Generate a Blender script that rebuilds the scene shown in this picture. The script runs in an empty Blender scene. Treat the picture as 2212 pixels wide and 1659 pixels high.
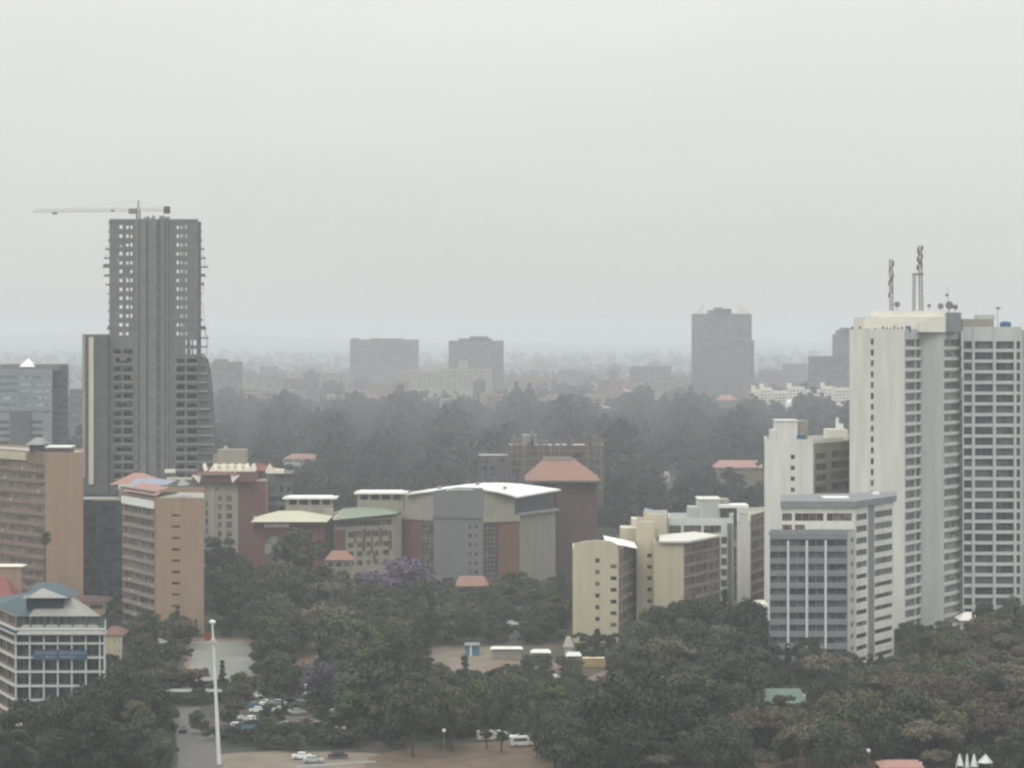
import bpy, math, random
import numpy as np
from mathutils import Vector
R = math.radians
random.seed(11); rng = np.random.default_rng(11)
F, CX, HY, H = 5616.0, 1106.0, 724.0, 92.0      # focal length and horizon, in units of a 2212 wide picture; eye height in metres
def PX(px, Y): return (px - CX) / F * Y
def PZ(py, Y): return H - (py - HY) / F * Y
def GY(py): return H * F / (py - HY)            # distance of a ground point
C = bpy.context.scene.collection

# ------------------------------------------------------------------ materials
MATS = {}
def lin(c):
    return tuple((v / 12.92 if v <= .04045 else ((v + .055) / 1.055) ** 2.4) for v in c)
def mat(name, col, rough=.85, var=.12, scale=.25, streak=False, col2=None, spec=.3, objvar=0., metal=0.):
    if name in MATS: return MATS[name]
    m = bpy.data.materials.new(name); m.use_nodes = True
    nt = m.node_tree; b = nt.nodes['Principled BSDF']
    b.inputs['Roughness'].default_value = rough
    b.inputs['Specular IOR Level'].default_value = spec
    b.inputs['Metallic'].default_value = metal
    geo = nt.nodes.new('ShaderNodeNewGeometry')
    mp = nt.nodes.new('ShaderNodeMapping')
    if streak: mp.inputs['Scale'].default_value = (1, 1, .10); scale = .45; var *= 1.25
    nt.links.new(geo.outputs['Position'], mp.inputs['Vector'])
    n = nt.nodes.new('ShaderNodeTexNoise'); n.inputs['Scale'].default_value = scale
    n.inputs['Detail'].default_value = 5; n.inputs['Roughness'].default_value = .65
    nt.links.new(mp.outputs['Vector'], n.inputs['Vector'])
    r = nt.nodes.new('ShaderNodeValToRGB'); r.color_ramp.elements[0].position = .3; r.color_ramp.elements[1].position = .7
    c2 = col2 if col2 else tuple(min(1, v * (1 + var)) for v in col)
    c1 = tuple(v * (1 - var) for v in col)
    r.color_ramp.elements[0].color = (*c1, 1); r.color_ramp.elements[1].color = (*c2, 1)
    nt.links.new(n.outputs['Fac'], r.inputs['Fac'])
    out = r.outputs['Color']
    if objvar:
        oi = nt.nodes.new('ShaderNodeObjectInfo')
        hs = nt.nodes.new('ShaderNodeHueSaturation')
        mr = nt.nodes.new('ShaderNodeMapRange'); mr.inputs['To Min'].default_value = 1 - objvar; mr.inputs['To Max'].default_value = 1 + objvar
        nt.links.new(oi.outputs['Random'], mr.inputs['Value'])
        nt.links.new(mr.outputs['Result'], hs.inputs['Value'])
        mr2 = nt.nodes.new('ShaderNodeMapRange'); mr2.inputs['To Min'].default_value = .5 - objvar * .06; mr2.inputs['To Max'].default_value = .5 + objvar * .05
        mul = nt.nodes.new('ShaderNodeMath'); mul.operation = 'MULTIPLY'; mul.inputs[1].default_value = 7.3
        fr = nt.nodes.new('ShaderNodeMath'); fr.operation = 'FRACT'
        nt.links.new(oi.outputs['Random'], mul.inputs[0]); nt.links.new(mul.outputs[0], fr.inputs[0])
        nt.links.new(fr.outputs[0], mr2.inputs['Value']); nt.links.new(mr2.outputs['Result'], hs.inputs['Hue'])
        nt.links.new(out, hs.inputs['Color']); out = hs.outputs['Color']
    nt.links.new(out, b.inputs['Base Color'])
    MATS[name] = m
    return m
def glass(name, col, rough=.2, objvar=.5, curtain=None):
    """Window pane: dark glass, some panes with a paler curtain or blind behind them."""
    if name in MATS: return MATS[name]
    m = bpy.data.materials.new(name); m.use_nodes = True
    nt = m.node_tree; b = nt.nodes['Principled BSDF']
    b.inputs['Roughness'].default_value = rough; b.inputs['Specular IOR Level'].default_value = .5
    oi = nt.nodes.new('ShaderNodeObjectInfo'); geo = nt.nodes.new('ShaderNodeNewGeometry')
    n = nt.nodes.new('ShaderNodeTexVoronoi'); n.inputs['Scale'].default_value = .42
    nt.links.new(geo.outputs['Position'], n.inputs['Vector'])
    sx = nt.nodes.new('ShaderNodeSeparateColor'); nt.links.new(n.outputs['Color'], sx.inputs[0])
    add = nt.nodes.new('ShaderNodeMath'); add.operation = 'ADD'
    nt.links.new(oi.outputs['Random'], add.inputs[0]); nt.links.new(sx.outputs[0], add.inputs[1])
    r = nt.nodes.new('ShaderNodeValToRGB')
    r.color_ramp.elements[0].position = .35; r.color_ramp.elements[0].color = (*[v * .6 for v in col], 1)
    r.color_ramp.elements[1].position = .72; r.color_ramp.elements[1].color = (*col, 1)
    e = r.color_ramp.elements.new(.93); cc = curtain or tuple(min(1, v * 2.2 + .02) for v in col); e.color = (*cc, 1)
    dv = nt.nodes.new('ShaderNodeMath'); dv.operation = 'MULTIPLY'; dv.inputs[1].default_value = .75
    nt.links.new(add.outputs[0], dv.inputs[0]); nt.links.new(dv.outputs[0], r.inputs['Fac'])
    nt.links.new(r.outputs['Color'], b.inputs['Base Color'])
    MATS[name] = m
    return m

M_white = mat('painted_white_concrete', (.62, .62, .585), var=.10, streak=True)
M_cool = mat('cool_and_shaded_white_concrete', (.45, .465, .455), var=.09, streak=True)  # cool grey walls; also the shaded white of the tower's turned faces
M_cream = mat('cream_render', (.54, .505, .40), var=.10, streak=True)
M_dorm = mat('cream_white_sheet', (.80, .76, .66), var=.05)
M_cream2 = mat('pale_cream_render', (.70, .68, .61), var=.08)
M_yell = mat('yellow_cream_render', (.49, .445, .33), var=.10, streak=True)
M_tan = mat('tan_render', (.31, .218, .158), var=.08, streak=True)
M_tan2 = mat('brown_and_shaded_tan_render', (.205, .155, .125), var=.12, streak=True)  # brown walls; on tan and cream blocks, the shade of side walls as colour
M_brick = mat('red_brown_brick', (.155, .078, .070), var=.18, scale=.6)
M_brick2 = mat('dull_plum_brick', (.105, .066, .065), var=.18, scale=.6)
M_beige = mat('beige_render', (.30, .28, .235), var=.1, streak=True)
M_beige2 = mat('grey_and_shaded_beige_render', (.245, .23, .20), var=.12, streak=True)  # also the white block's side wall, its shade put into the colour
M_gslab = mat('grey_tiled_wall', (.165, .175, .18), var=.10, scale=.5)
M_conc = mat('raw_concrete', (.155, .153, .157), var=.18, scale=.3)
M_conc2 = mat('raw_dark_concrete', (.10, .10, .107), var=.2, scale=.3)
M_concl = mat('pale_raw_concrete', (.24, .245, .245), var=.15, scale=.4)
M_dark = mat('dark_void', (.025, .026, .03), var=.2)
M_spand = mat('blue_grey_spandrel', (.20, .215, .225), var=.12, scale=.5)
M_fin = mat('white_metal_fin', (.62, .64, .65), rough=.5, var=.06)
M_whitem = mat('bright_white_sheet', (.78, .79, .78), rough=.45, var=.05)
M_grid = mat('greyish_white_grid', (.50, .52, .51), var=.08)
M_roofg = mat('flat_roof_felt', (.33, .32, .29), var=.2)
M_roofw = mat('pale_metal_roof', (.62, .62, .57), rough=.5, var=.08)
M_hipg = mat('grey_white_tile_roof', (.30, .30, .285), var=.12, scale=.8)
M_hipb = mat('blue_tile_roof', (.075, .11, .13), var=.15, scale=.5)
M_bluedk = mat('dark_blue_gable', (.025, .045, .06), var=.2)
M_orange = mat('orange_clay_tiles', (.245, .14, .11), var=.15, scale=.8)
M_pink = mat('faded_salmon_roof', (.33, .19, .165), var=.12, scale=.8)
M_red = mat('dull_red_roof', (.22, .075, .07), var=.15)
M_lilac = mat('lilac_grey_roof', (.26, .28, .36), var=.1)
M_green = mat('pale_green_roof', (.21, .25, .195), var=.08)
M_pyr = mat('pale_straw_roof', (.47, .46, .36), var=.07)
M_bglass = mat('dark_blue_curtain_wall', (.035, .048, .058), rough=.35, var=.25, spec=.5)
M_tank = mat('blue_plastic_tank', (.05, .13, .24), rough=.5, var=.1)
M_steel = mat('grey_steel', (.16, .16, .16), rough=.6, var=.15)
M_steelp = mat('pale_steel', (.45, .46, .46), rough=.5, var=.1)
M_craney = mat('weathered_crane_paint', (.22, .18, .15), rough=.6, var=.1)
M_jib = mat('pale_crane_paint', (.36, .33, .29), rough=.6, var=.1)
M_frame = mat('window_frame_metal', (.30, .30, .28), rough=.5, var=.1)
M_framew = mat('white_window_frame', (.55, .56, .54), rough=.5, var=.1)
G_dark = glass('dark_window_glass', (.045, .05, .052))
G_brown = glass('brown_window_glass', (.055, .045, .038), curtain=(.16, .14, .12))
G_cool = glass('blue_grey_window_glass', (.042, .053, .063), curtain=(.095, .108, .118))
G_curt = glass('curtained_window_glass', (.10, .105, .10), curtain=(.28, .28, .26))

# ------------------------------------------------------------------ mesh builder
class MB:
    def __init__(s): s.v = []; s.f = []; s.m = []; s.mats = []
    def mi(s, m):
        if m not in s.mats: s.mats.append(m)
        return s.mats.index(m)
    def quad(s, pts, m):
        i = len(s.v); s.v += [tuple(p) for p in pts]; s.f.append(tuple(range(i, i + len(pts)))); s.m.append(s.mi(m))
    def box(s, x0, x1, y0, y1, z0, z1, m):
        s.pbox([(x0, y0), (x1, y0), (x1, y1), (x0, y1)], z0, z1, m)
    def pbox(s, poly, z0, z1, m, bottom=True):
        i = len(s.v); n = len(poly); k = s.mi(m)
        s.v += [(x, y, z0) for x, y in poly] + [(x, y, z1) for x, y in poly]
        for a in range(n):
            b = (a + 1) % n; s.f.append((i + a, i + b, i + n + b, i + n + a)); s.m.append(k)
        s.f.append(tuple(range(i + n, i + 2 * n))); s.m.append(k)
        if bottom: s.f.append(tuple(range(i + n - 1, i - 1, -1))); s.m.append(k)
    def obox(s, P0, d, u0, u1, w0, w1, z0, z1, m):
        """box in a wall's frame: u along the wall, w outwards"""
        n = (d[1], -d[0])
        q = lambda u, w: (P0[0] + d[0] * u + n[0] * w, P0[1] + d[1] * u + n[1] * w)
        s.pbox([q(u0, w1), q(u1, w1), q(u1, w0), q(u0, w0)], z0, z1, m)
    def bar(s, a, b, r, m, sides=4):
        a = Vector(a); b = Vector(b); d = (b - a)
        if d.length < 1e-6: return
        d.normalize(); up = Vector((0, 0, 1)) if abs(d.z) < .95 else Vector((1, 0, 0))
        x = d.cross(up).normalized(); y = d.cross(x)
        r2 = r if not isinstance(r, tuple) else r[1]; r1 = r if not isinstance(r, tuple) else r[0]
        i = len(s.v); k = s.mi(m)
        for p, rr in ((a, r1), (b, r2)):
            for j in range(sides):
                t = 2 * math.pi * (j + .5) / sides
                s.v.append(tuple(p + (x * math.cos(t) + y * math.sin(t)) * rr))
        for j in range(sides):
            s.f.append((i + j, i + (j + 1) % sides, i + sides + (j + 1) % sides, i + sides + j)); s.m.append(k)
        s.f.append(tuple(range(i + sides, i + 2 * sides))); s.m.append(k)
        s.f.append(tuple(range(i + sides - 1, i - 1, -1))); s.m.append(k)
    def hip(s, x0, x1, y0, y1, z0, z1, rx0, rx1, m, ry=None, m2=None, mr=None):
        ry = (y0 + y1) / 2 if ry is None else ry
        A, B, Cc, D = (x0, y0, z0), (x1, y0, z0), (x1, y1, z0), (x0, y1, z0)
        E, G = (rx0, ry, z1), (rx1, ry, z1)
        s.quad([A, B, G, E], m); s.quad([Cc, D, E, G], m)
        s.quad([D, A, E], m2 or m); s.quad([B, Cc, G], mr or m)
        s.quad([A, D, Cc, B], m)
    def dome(s, c, r, m, rz=None, seg=10, rings=5):
        rz = rz or r; k = s.mi(m); i = len(s.v)
        for a in range(rings + 1):
            t = math.pi * a / rings
            for j in range(seg):
                p = 2 * math.pi * j / seg
                s.v.append((c[0] + r * math.sin(t) * math.cos(p), c[1] + r * math.sin(t) * math.sin(p), c[2] + rz * math.cos(t)))
        for a in range(rings):
            for j in range(seg):
                s.f.append((i + a * seg + j, i + (a + 1) * seg + j, i + (a + 1) * seg + (j + 1) % seg, i + a * seg + (j + 1) % seg)); s.m.append(k)
    def mesh(s, name, off=(0, 0, 0)):
        me = bpy.data.meshes.new(name)
        v = [(a - off[0], b - off[1], c - off[2]) for a, b, c in s.v]
        me.from_pydata(v, [], s.f)
        for m in s.mats: me.materials.append(m)
        me.polygons.foreach_set('material_index', s.m)
        me.update()
        return me

def tag(o, label=None, cat=None, group=None, kind=None):
    if label: o['label'] = label
    if cat: o['category'] = cat
    if group: o['group'] = group
    if kind: o['kind'] = kind
    return o
def thing(name, label, cat, loc, group=None):
    o = bpy.data.objects.new(name, None); C.objects.link(o); o.location = loc; o.empty_display_size = 1
    return tag(o, label, cat, group)
def root_loc(p):
    l = Vector(p.location)
    while p.parent: p = p.parent; l += p.location
    return l
def part(name, mb, parent, label=None):
    off = root_loc(parent)
    o = bpy.data.objects.new(name, mb.mesh(name, off)); C.objects.link(o); o.parent = parent
    if label: o['label'] = label
    return o
def single(name, mb, loc, label, cat, group=None):
    o = bpy.data.objects.new(name, mb.mesh(name, loc)); C.objects.link(o); o.location = loc
    return tag(o, label, cat, group)
def structure(name, mb, smooth=False):
    o = bpy.data.objects.new(name, mb.mesh(name)); C.objects.link(o); o['kind'] = 'structure'
    return o

# ------------------------------------------------------------------ windows and walls
WCACHE = {}
def pane_mesh(w, h, nx, nz, g, fr, fw):
    key = (round(w, 2), round(h, 2), nx, nz, g.name, fr.name if fr else 0)
    if key in WCACHE: return WCACHE[key]
    mb = MB(); w2, h2 = w / 2, h / 2
    mb.quad([(-w2, 0, -h2), (w2, 0, -h2), (w2, 0, h2), (-w2, 0, h2)], g)
    if fr:
        for i in range(1, nx):
            x = -w2 + w * i / nx; mb.box(x - fw / 2, x + fw / 2, -.08, -.01, -h2, h2, fr)
        for i in range(1, nz):
            z = -h2 + h * i / nz; mb.box(-w2, w2, -.06, -.012, z - fw / 2, z + fw / 2, fr)
    WCACHE[key] = mb.mesh('window'); return WCACHE[key]
def face_dir(P0, P1):
    L = math.hypot(P1[0] - P0[0], P1[1] - P0[1]); return ((P1[0] - P0[0]) / L, (P1[1] - P0[1]) / L), L
def face_u(P0, P1, px):
    t = (px - CX) / F; dx, dy = P1[0] - P0[0], P1[1] - P0[1]
    s = (t * P0[1] - P0[0]) / (dx - t * dy); return s * math.hypot(dx, dy)
def wall_face(mb, P0, P1, z0, z1, holes, m, depth=.35, reveal=None):
    d, L = face_dir(P0, P1); n = (d[1], -d[0])
    q = lambda u, z, w=0: (P0[0] + d[0] * u + n[0] * w, P0[1] + d[1] * u + n[1] * w, z)
    if not holes:
        mb.quad([q(0, z0), q(L, z0), q(L, z1), q(0, z1)], m); return
    us = sorted({0, L, *[h[0] for h in holes], *[h[1] for h in holes]})
    zs = sorted({z0, z1, *[h[2] for h in holes], *[h[3] for h in holes]})
    for j in range(len(zs) - 1):
        zc = (zs[j] + zs[j + 1]) / 2; row = [h for h in holes if h[2] < zc < h[3]]
        if not row:
            mb.quad([q(0, zs[j]), q(L, zs[j]), q(L, zs[j + 1]), q(0, zs[j + 1])], m); continue
        start = None
        for i in range(len(us) - 1):
            uc = (us[i] + us[i + 1]) / 2; inside = any(h[0] < uc < h[1] for h in row)
            if not inside and start is None: start = us[i]
            if (inside or i == len(us) - 2) and start is not None:
                e = us[i] if inside else us[i + 1]
                mb.quad([q(start, zs[j]), q(e, zs[j]), q(e, zs[j + 1]), q(start, zs[j + 1])], m); start = None
    for u0, u1, a, b in [h[:4] for h in holes]:
        rm = reveal or m
        mb.quad([q(u0, a), q(u1, a), q(u1, a, -depth), q(u0, a, -depth)], rm)
        mb.quad([q(u0, b, -depth), q(u1, b, -depth), q(u1, b), q(u0, b)], rm)
        mb.quad([q(u0, a), q(u0, a, -depth), q(u0, b, -depth), q(u0, b)], rm)
        mb.quad([q(u1, a, -depth), q(u1, a), q(u1, b), q(u1, b, -depth)], rm)
class Bld:
    """A building: an Empty with wall, roof, window ... children. poly is counter-clockwise, (px, Y) pairs."""
    def __init__(s, name, label, poly, top=None, cat='building', wall=None, roof=None, base=0., ztop=None, faces=None, group=None, parapet=.9, plain=None, parent=None, rise=0):
        s.P = [(PX(px, Y), Y) for px, Y in poly]; s.px = [p[0] for p in poly]
        s.zt = ztop if ztop is not None else PZ(top, poly[0][1]); s.z0 = base
        cx = sum(p[0] for p in s.P) / len(s.P); cy = sum(p[1] for p in s.P) / len(s.P)
        s.own = parent is None
        s.t = thing(name, label, cat, (cx, cy, 0), group) if parent is None else parent
        s.nwin = 0; s.extra = MB(); s.wall = MB(); faces = faces or {}
        for i in range(len(s.P)):
            P0, P1 = s.P[i], s.P[(i + 1) % len(s.P)]; holes = []
            m = (plain or {}).get(i, wall)
            for g in faces.get(i, []): holes += s.rows(P0, P1, g)
            wall_face(s.wall, P0, P1, base, s.zt, holes, m, g.get('depth', .35) if faces.get(i) else .35, g.get('reveal') if faces.get(i) else None)
        c = (cx, cy); r = roof or M_roofg; ins = []
        for x, y in s.P:
            d = Vector((c[0] - x, c[1] - y)); d = d.normalized() * .5; ins.append((x + d.x, y + d.y))
        n = len(s.P)
        if parapet:
            for i in range(n):
                j = (i + 1) % n
                s.wall.quad([(*s.P[i], s.zt), (*s.P[j], s.zt), (*ins[j], s.zt), (*ins[i], s.zt)], wall)
                s.wall.quad([(*ins[j], s.zt), (*ins[i], s.zt), (*ins[i], s.zt - parapet), (*ins[j], s.zt - parapet)][::-1], wall)
        part('wall', s.wall, s.t)
        rb = MB(); rb.quad([(x, y, s.zt - (parapet or -.01)) for x, y in (ins if parapet else s.P)], r)
        part('roof', rb, s.t)
        s.flush()
    MASS = None
    def rows(s, P0, P1, g):
        nac = 0
        d, L = face_dir(P0, P1); n = (d[1], -d[0]); out = []
        dep = g.get('depth', .35)
        zc0 = g['z'] if 'z' in g else PZ(g['y'], P0[1])
        bays = g['bays']
        if isinstance(bays, int):
            mg = g.get('mg', .5); gp = g.get('gap', .5); w = (L - 2 * mg - (bays - 1) * gp) / bays
            bays = [(mg + k * (w + gp), mg + k * (w + gp) + w) for k in range(bays)]
        else:
            bays = [tuple(sorted((max(.1, face_u(P0, P1, a)), min(L - .1, face_u(P0, P1, b))))) for a, b in bays]
        for k in range(g['n']):
            if k in g.get('skip', ()): continue
            zc = zc0 - k * g['pitch']; h = g['h']
            if zc - h / 2 < s.z0 + .3: break
            for (u0, u1) in bays:
                if g.get('fill', 1) < 1 and random.random() > g['fill']: continue
                out.append((u0, u1, zc - h / 2, zc + h / 2))
                um = (u0 + u1) / 2
                c = (P0[0] + d[0] * um - n[0] * dep, P0[1] + d[1] * um - n[1] * dep, zc)
                gl = g.get('glass', G_dark)
                if random.random() < g.get('ac', 0) and nac < 14:
                    nac += 1; am = MB(); ua = u0 + random.uniform(.2, .8) * (u1 - u0); am.obox(P0, d, ua - .45, ua + .45, .36 if g.get('proud') else .01, g.get('proud', 0) + .5, zc - h / 2 - .75, zc - h / 2 - .05, M_steelp)
                    part('air_conditioner', am, s.t)
                if s.t.get('_n', 0) < 99:
                    me = pane_mesh(u1 - u0, h, g.get('nx', 1), g.get('nz', 1), gl, g.get('frame', M_frame if g.get('nx', 1) > 1 or g.get('nz', 1) > 1 else None), g.get('fw', .14))
                    o = bpy.data.objects.new('window', me); C.objects.link(o); o.parent = s.t
                    o.location = Vector(c) - root_loc(s.t); o.rotation_euler = (0, 0, math.atan2(d[1], d[0]))
                    s.t['_n'] = s.t.get('_n', 0) + 1
                else:
                    q = lambda u, z: (P0[0] + d[0] * u - n[0] * dep, P0[1] + d[1] * u - n[1] * dep, z)
                    s.extra.quad([q(u0, zc - h / 2), q(u1, zc - h / 2), q(u1, zc + h / 2), q(u0, zc + h / 2)], gl)
                    if g.get('nx', 1) > 1:
                        for i in range(1, g['nx']):
                            uu = u0 + (u1 - u0) * i / g['nx']
                            s.extra.obox(P0, d, uu - .07, uu + .07, -dep + .01, -dep + .08, zc - h / 2, zc + h / 2, g.get('frame', M_frame))
        return out
    def flush(s):
        if s.extra.f:
            o = part('window_mass', s.extra, s.t); o['kind'] = 'stuff'; s.extra = MB()
    def F(s, i): return s.P[i], face_dir(s.P[i], s.P[(i + 1) % len(s.P)])[0], face_dir(s.P[i], s.P[(i + 1) % len(s.P)])[1]
def annex(b, name, px0, px1, Y0, Y1, ytop, z0, m, rm=None):
    mb = MB(); mb.box(PX(px0, Y0), PX(px1, Y0), Y0, Y1, z0, PZ(ytop, Y0), m)
    if rm: mb.box(PX(px0, Y0) - .3, PX(px1, Y0) + .3, Y0 - .3, Y1 + .3, PZ(ytop, Y0) + .003, PZ(ytop, Y0) + .35, rm)
    return part(name, mb, b.t)

# ================================================================== RIGHT: twin white towers
yT = 804
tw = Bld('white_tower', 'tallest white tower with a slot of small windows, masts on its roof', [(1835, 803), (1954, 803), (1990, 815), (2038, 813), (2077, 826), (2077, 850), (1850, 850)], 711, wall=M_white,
    plain={2: M_cool, 3: M_cool, 1: M_cool}, faces={  # turned faces: their shade is put in as a cooler, darker white
    0: [dict(y=738, pitch=3.36, n=28, h=1.9, bays=[(1881, 1887.5)], depth=.5)],
    1: [dict(y=741, pitch=3.36, n=28, h=2.1, bays=[(1956, 1977)], nx=5, ac=.14, frame=M_framew, glass=G_cool, depth=.5),
        dict(y=741, pitch=3.36, n=28, h=2.35, bays=[(1979, 1989.5)], depth=.5)],
    3: [dict(y=741, pitch=3.36, n=28, h=2.1, bays=[(2040, 2075)], nx=6, ac=.14, frame=M_framew, glass=G_curt, depth=.4)]})
mb = MB()   # floor edges along the glazed strips
for k in range(27):
    z = PZ(741, 803) - (k + .5) * 3.36
    P0, d, L = tw.F(1); mb.obox(P0, d, .3, L - .2, 0, .22, z - .3, z + .3, M_white)
    P0, d, L = tw.F(3); mb.obox(P0, d, .2, L - .1, 0, .22, z - .28, z + .28, M_white)
part('floor_edge', mb, tw.t)
zr = tw.zt - .9
mb = MB()
mb.box(PX(1868, 812), PX(2043, 812), 812, 838, zr, PZ(684, 812), M_cream2)
mb.pbox([(PX(1900, 814), 814), (PX(2043, 814), 814), (PX(2043, 814), 836), (PX(1900, 814), 836)], PZ(684, 812) + .003, PZ(671, 814), M_cream2)
for a, b in ((1940, 1956), (1985, 2000)): mb.box(PX(a, 811), PX(b, 811), 811.2, 811.9, zr, PZ(694, 811), M_cream2)
part('lift_house', mb, tw.t)
mb = MB(); mb.box(PX(2044, 813), PX(2077, 813), 813.5, 836, zr, PZ(675, 813), M_spand); part('plant_room', mb, tw.t)
mb = MB()
for k in range(14):
    x = PX(1840 + k * 8.2, 805); mb.box(x, x + .5, 805, 805.5, zr, zr + random.uniform(1.1, 1.9), random.choice([M_steel, M_white, M_brick2]))
part('roof_units', mb, tw.t)
# masts
def lattice(mb, base, top, w, n, m, r=.09, w2=None):
    base = Vector(base); top = Vector(top); w2 = w2 or w
    ps = []
    for i in range(n + 1):
        f = i / n; c = base.lerp(top, f); ww = w + (w2 - w) * f
        ps.append([c + Vector((sx * ww / 2, sy * ww / 2, 0)) for sx, sy in ((-1, -1), (1, -1), (1, 1), (-1, 1))])
    for i in range(n):
        for j in range(4):
            mb.bar(ps[i][j], ps[i + 1][j], r, m); mb.bar(ps[i][j], ps[i + 1][(j + 1) % 4], r * .7, m); mb.bar(ps[i + 1][j], ps[i + 1][(j + 1) % 4], r * .7, m)
Ym = 822; zt2 = PZ(671, 814)
M_mast = mat('faded_mast_paint', (.17, .14, .135), var=.3, scale=.4)
m1 = thing('antenna_mast', 'shorter slim lattice antenna mast on the tallest white tower', 'antenna mast', (PX(1926, Ym), Ym, zt2))
mb = MB(); lattice(mb, (PX(1926, Ym), Ym, zt2), (PX(1924.5, Ym), Ym, PZ(561, Ym)), .9, 12, M_mast, .12); part('lattice', mb, m1)
mb = MB()
for i in range(9):
    z = PZ(570 + i * 8.5, Ym); a = i * 1.9; x = PX(1925, Ym) + .7 * math.cos(a)
    mb.box(x - .22, x + .22, Ym + .7 * math.sin(a) - .2, Ym + .7 * math.sin(a) + .2, z - .8, z + .8, M_mast)
part('panel_antennas', mb, m1)
m2 = thing('antenna_mast', 'taller double legged antenna mast with platform on the tallest white tower', 'antenna mast', (PX(1983, Ym), Ym, zt2))
mb = MB(); lattice(mb, (PX(1990, Ym), Ym, zt2), (PX(1987, Ym), Ym, PZ(532, Ym)), 1.0, 14, M_mast, .12); part('lattice', mb, m2)
mb = MB(); lattice(mb, (PX(1974, Ym), Ym, zt2), (PX(1975, Ym), Ym, PZ(594, Ym)), .7, 8, M_mast, .10)
mb.box(PX(1971, Ym), PX(1994, Ym), Ym - 1, Ym + 1, PZ(594, Ym), PZ(590.5, Ym), M_mast); part('platform', mb, m2)
mb = MB()
for i in range(8):
    z = PZ(536 + i * 6, Ym); a = i * 2.2; x = PX(1987, Ym) + .75 * math.cos(a)
    mb.box(x - .3, x + .3, Ym + .7 * math.sin(a) - .2, Ym + .7 * math.sin(a) + .2, z - .7, z + .7, M_mast)
part('panel_antennas', mb, m2)
def dish(px, Y, zbase, z, r, label, ang=0.6):
    t = thing('satellite_dish', label, 'satellite dish', (PX(px, Y), Y, zbase)); x = PX(px, Y)
    mb = MB(); mb.bar((x, Y, zbase), (x, Y, z), .1, M_steel); part('pole', mb, t)
    mb = MB(); mb.dome((x, Y - .2, z + .1), r, M_steel, seg=12, rings=6)
    for i, v in enumerate(mb.v):
        dx, dy, dz = v[0] - x, v[1] - Y, v[2] - z
        mb.v[i] = (x + dx, Y + dy * .25 + abs(dx) * .3 * ang, z + dz)
    part('dish', mb, t)
dish(1938, 816, zt2, PZ(658, 816), .95, 'dark dish at the foot of the shorter antenna mast')
dish(2007, 816, zt2, PZ(661, 816), .6, 'small dark dish at the foot of the double mast')
dish(2032, 816, zt2, PZ(662, 816), .95, 'dark dish at the right end of the cream lift house roof')
dish(2051, 816, PZ(675, 813), PZ(660, 816), 1.3, 'biggest dark dish on the grey plant room of the white tower')
dish(2064, 816, PZ(675, 813), PZ(664, 816), .8, 'small dish at the right of the biggest dish on the plant room')
t = thing('whip_antenna', 'thin whip antenna above the grey plant room', 'antenna', (PX(2049, 818), 818, PZ(675, 813)))
mb = MB(); mb.bar((PX(2049, 818), 818, PZ(675, 813)), (PX(2045.5, 818), 818, PZ(615, 818)), (.13, .05), M_steel)
mb.bar((PX(2047, 818), 818, PZ(650, 818)), (PX(2062, 818), 818, PZ(669, 818)), .12, M_steel); part('pole', mb, t)
mb = MB(); mb.box(PX(2042, 818), PX(2049, 818), 817.7, 818.3, PZ(640, 818), PZ(635, 818), M_steel); part('head', mb, t)

sl = Bld('grid_tower', 'tall grey grid tower of wide dark windows at the right edge', [(2079, 822), (2206, 822), (2206, 848), (2079, 848)], 706, wall=M_grid, faces={
    0: [dict(y=745.5, pitch=3.38, n=28, h=2.4, bays=[(2082, 2099.5), (2106, 2145), (2151.5, 2190), (2195.5, 2204)], nx=3, glass=G_cool, depth=.9, frame=M_steel, fw=.1)]}, parapet=1.2)
mb = MB(); P0, d, L = sl.F(0)
for px in (2103, 2148.5, 2193): u = face_u(P0, (P0[0] + d[0] * L, P0[1]), px); mb.obox(P0, d, u - .32, u + .32, 0, .45, 0, sl.zt, M_grid)
mb.obox(P0, d, L - .25, L, 0, .45, 0, sl.zt, M_fin); mb.obox(P0, d, .02, .4, 0, .45, 0, sl.zt, M_grid)
part('pier', mb, sl.t)
sl2 = MB(); sl2.box(PX(2206.3, 826), PX(2290, 826), 826, 848, 0, PZ(712, 826), M_cool); single('tower_wing', sl2, (PX(2240, 826), 837, 0), 'plain pale wing at the very right edge beyond the grid tower', 'building')
mb = MB(); mb.box(PX(2080, 826), PX(2147, 826), 826, 844, sl.zt - 1.2, PZ(689, 826), M_beige); mb.box(PX(2116, 832), PX(2149, 832), 832, 842, PZ(689, 826) + .003, PZ(680, 832), M_cool)
part('lift_house', mb, sl.t)
mb = MB(); mb.bar((PX(2155, 834), 834, sl.zt - 1), (PX(2155, 834), 834, PZ(664, 834)), .12, M_steel); mb.box(PX(2152, 834), PX(2159, 834), 833.6, 834.4, PZ(668, 834), PZ(663, 834), M_steel)
mb.bar((PX(2155, 834), 834, PZ(664, 834)), (PX(2168, 834), 834, PZ(664, 834)), .08, M_steel); part('aerial', mb, sl.t)
def tank(px, Y, z, r, h, label, m=M_tank):
    x = PX(px, Y); t = thing('water_tank', label, 'water tank', (x, Y, z))
    mb = MB(); mb.bar((x, Y, z), (x, Y, z + h), r, m, 14); mb.bar((x, Y, z + h + .002), (x, Y, z + h * 1.15), (r, r * .4), m, 14); part('body', mb, t)
    mb = MB(); mb.bar((x, Y, z + h * 1.15 + .002), (x, Y, z + h * 1.22), r * .3, M_whitem, 10); part('lid', mb, t)
tank(2172, 826, sl.zt - 1.2, 1.8, 2.6, 'round blue water tank on the roof of the grid tower')
tank(1962, 807, zr, .9, 1.7, 'small blue water tank on the edge of the tallest white tower')

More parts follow.
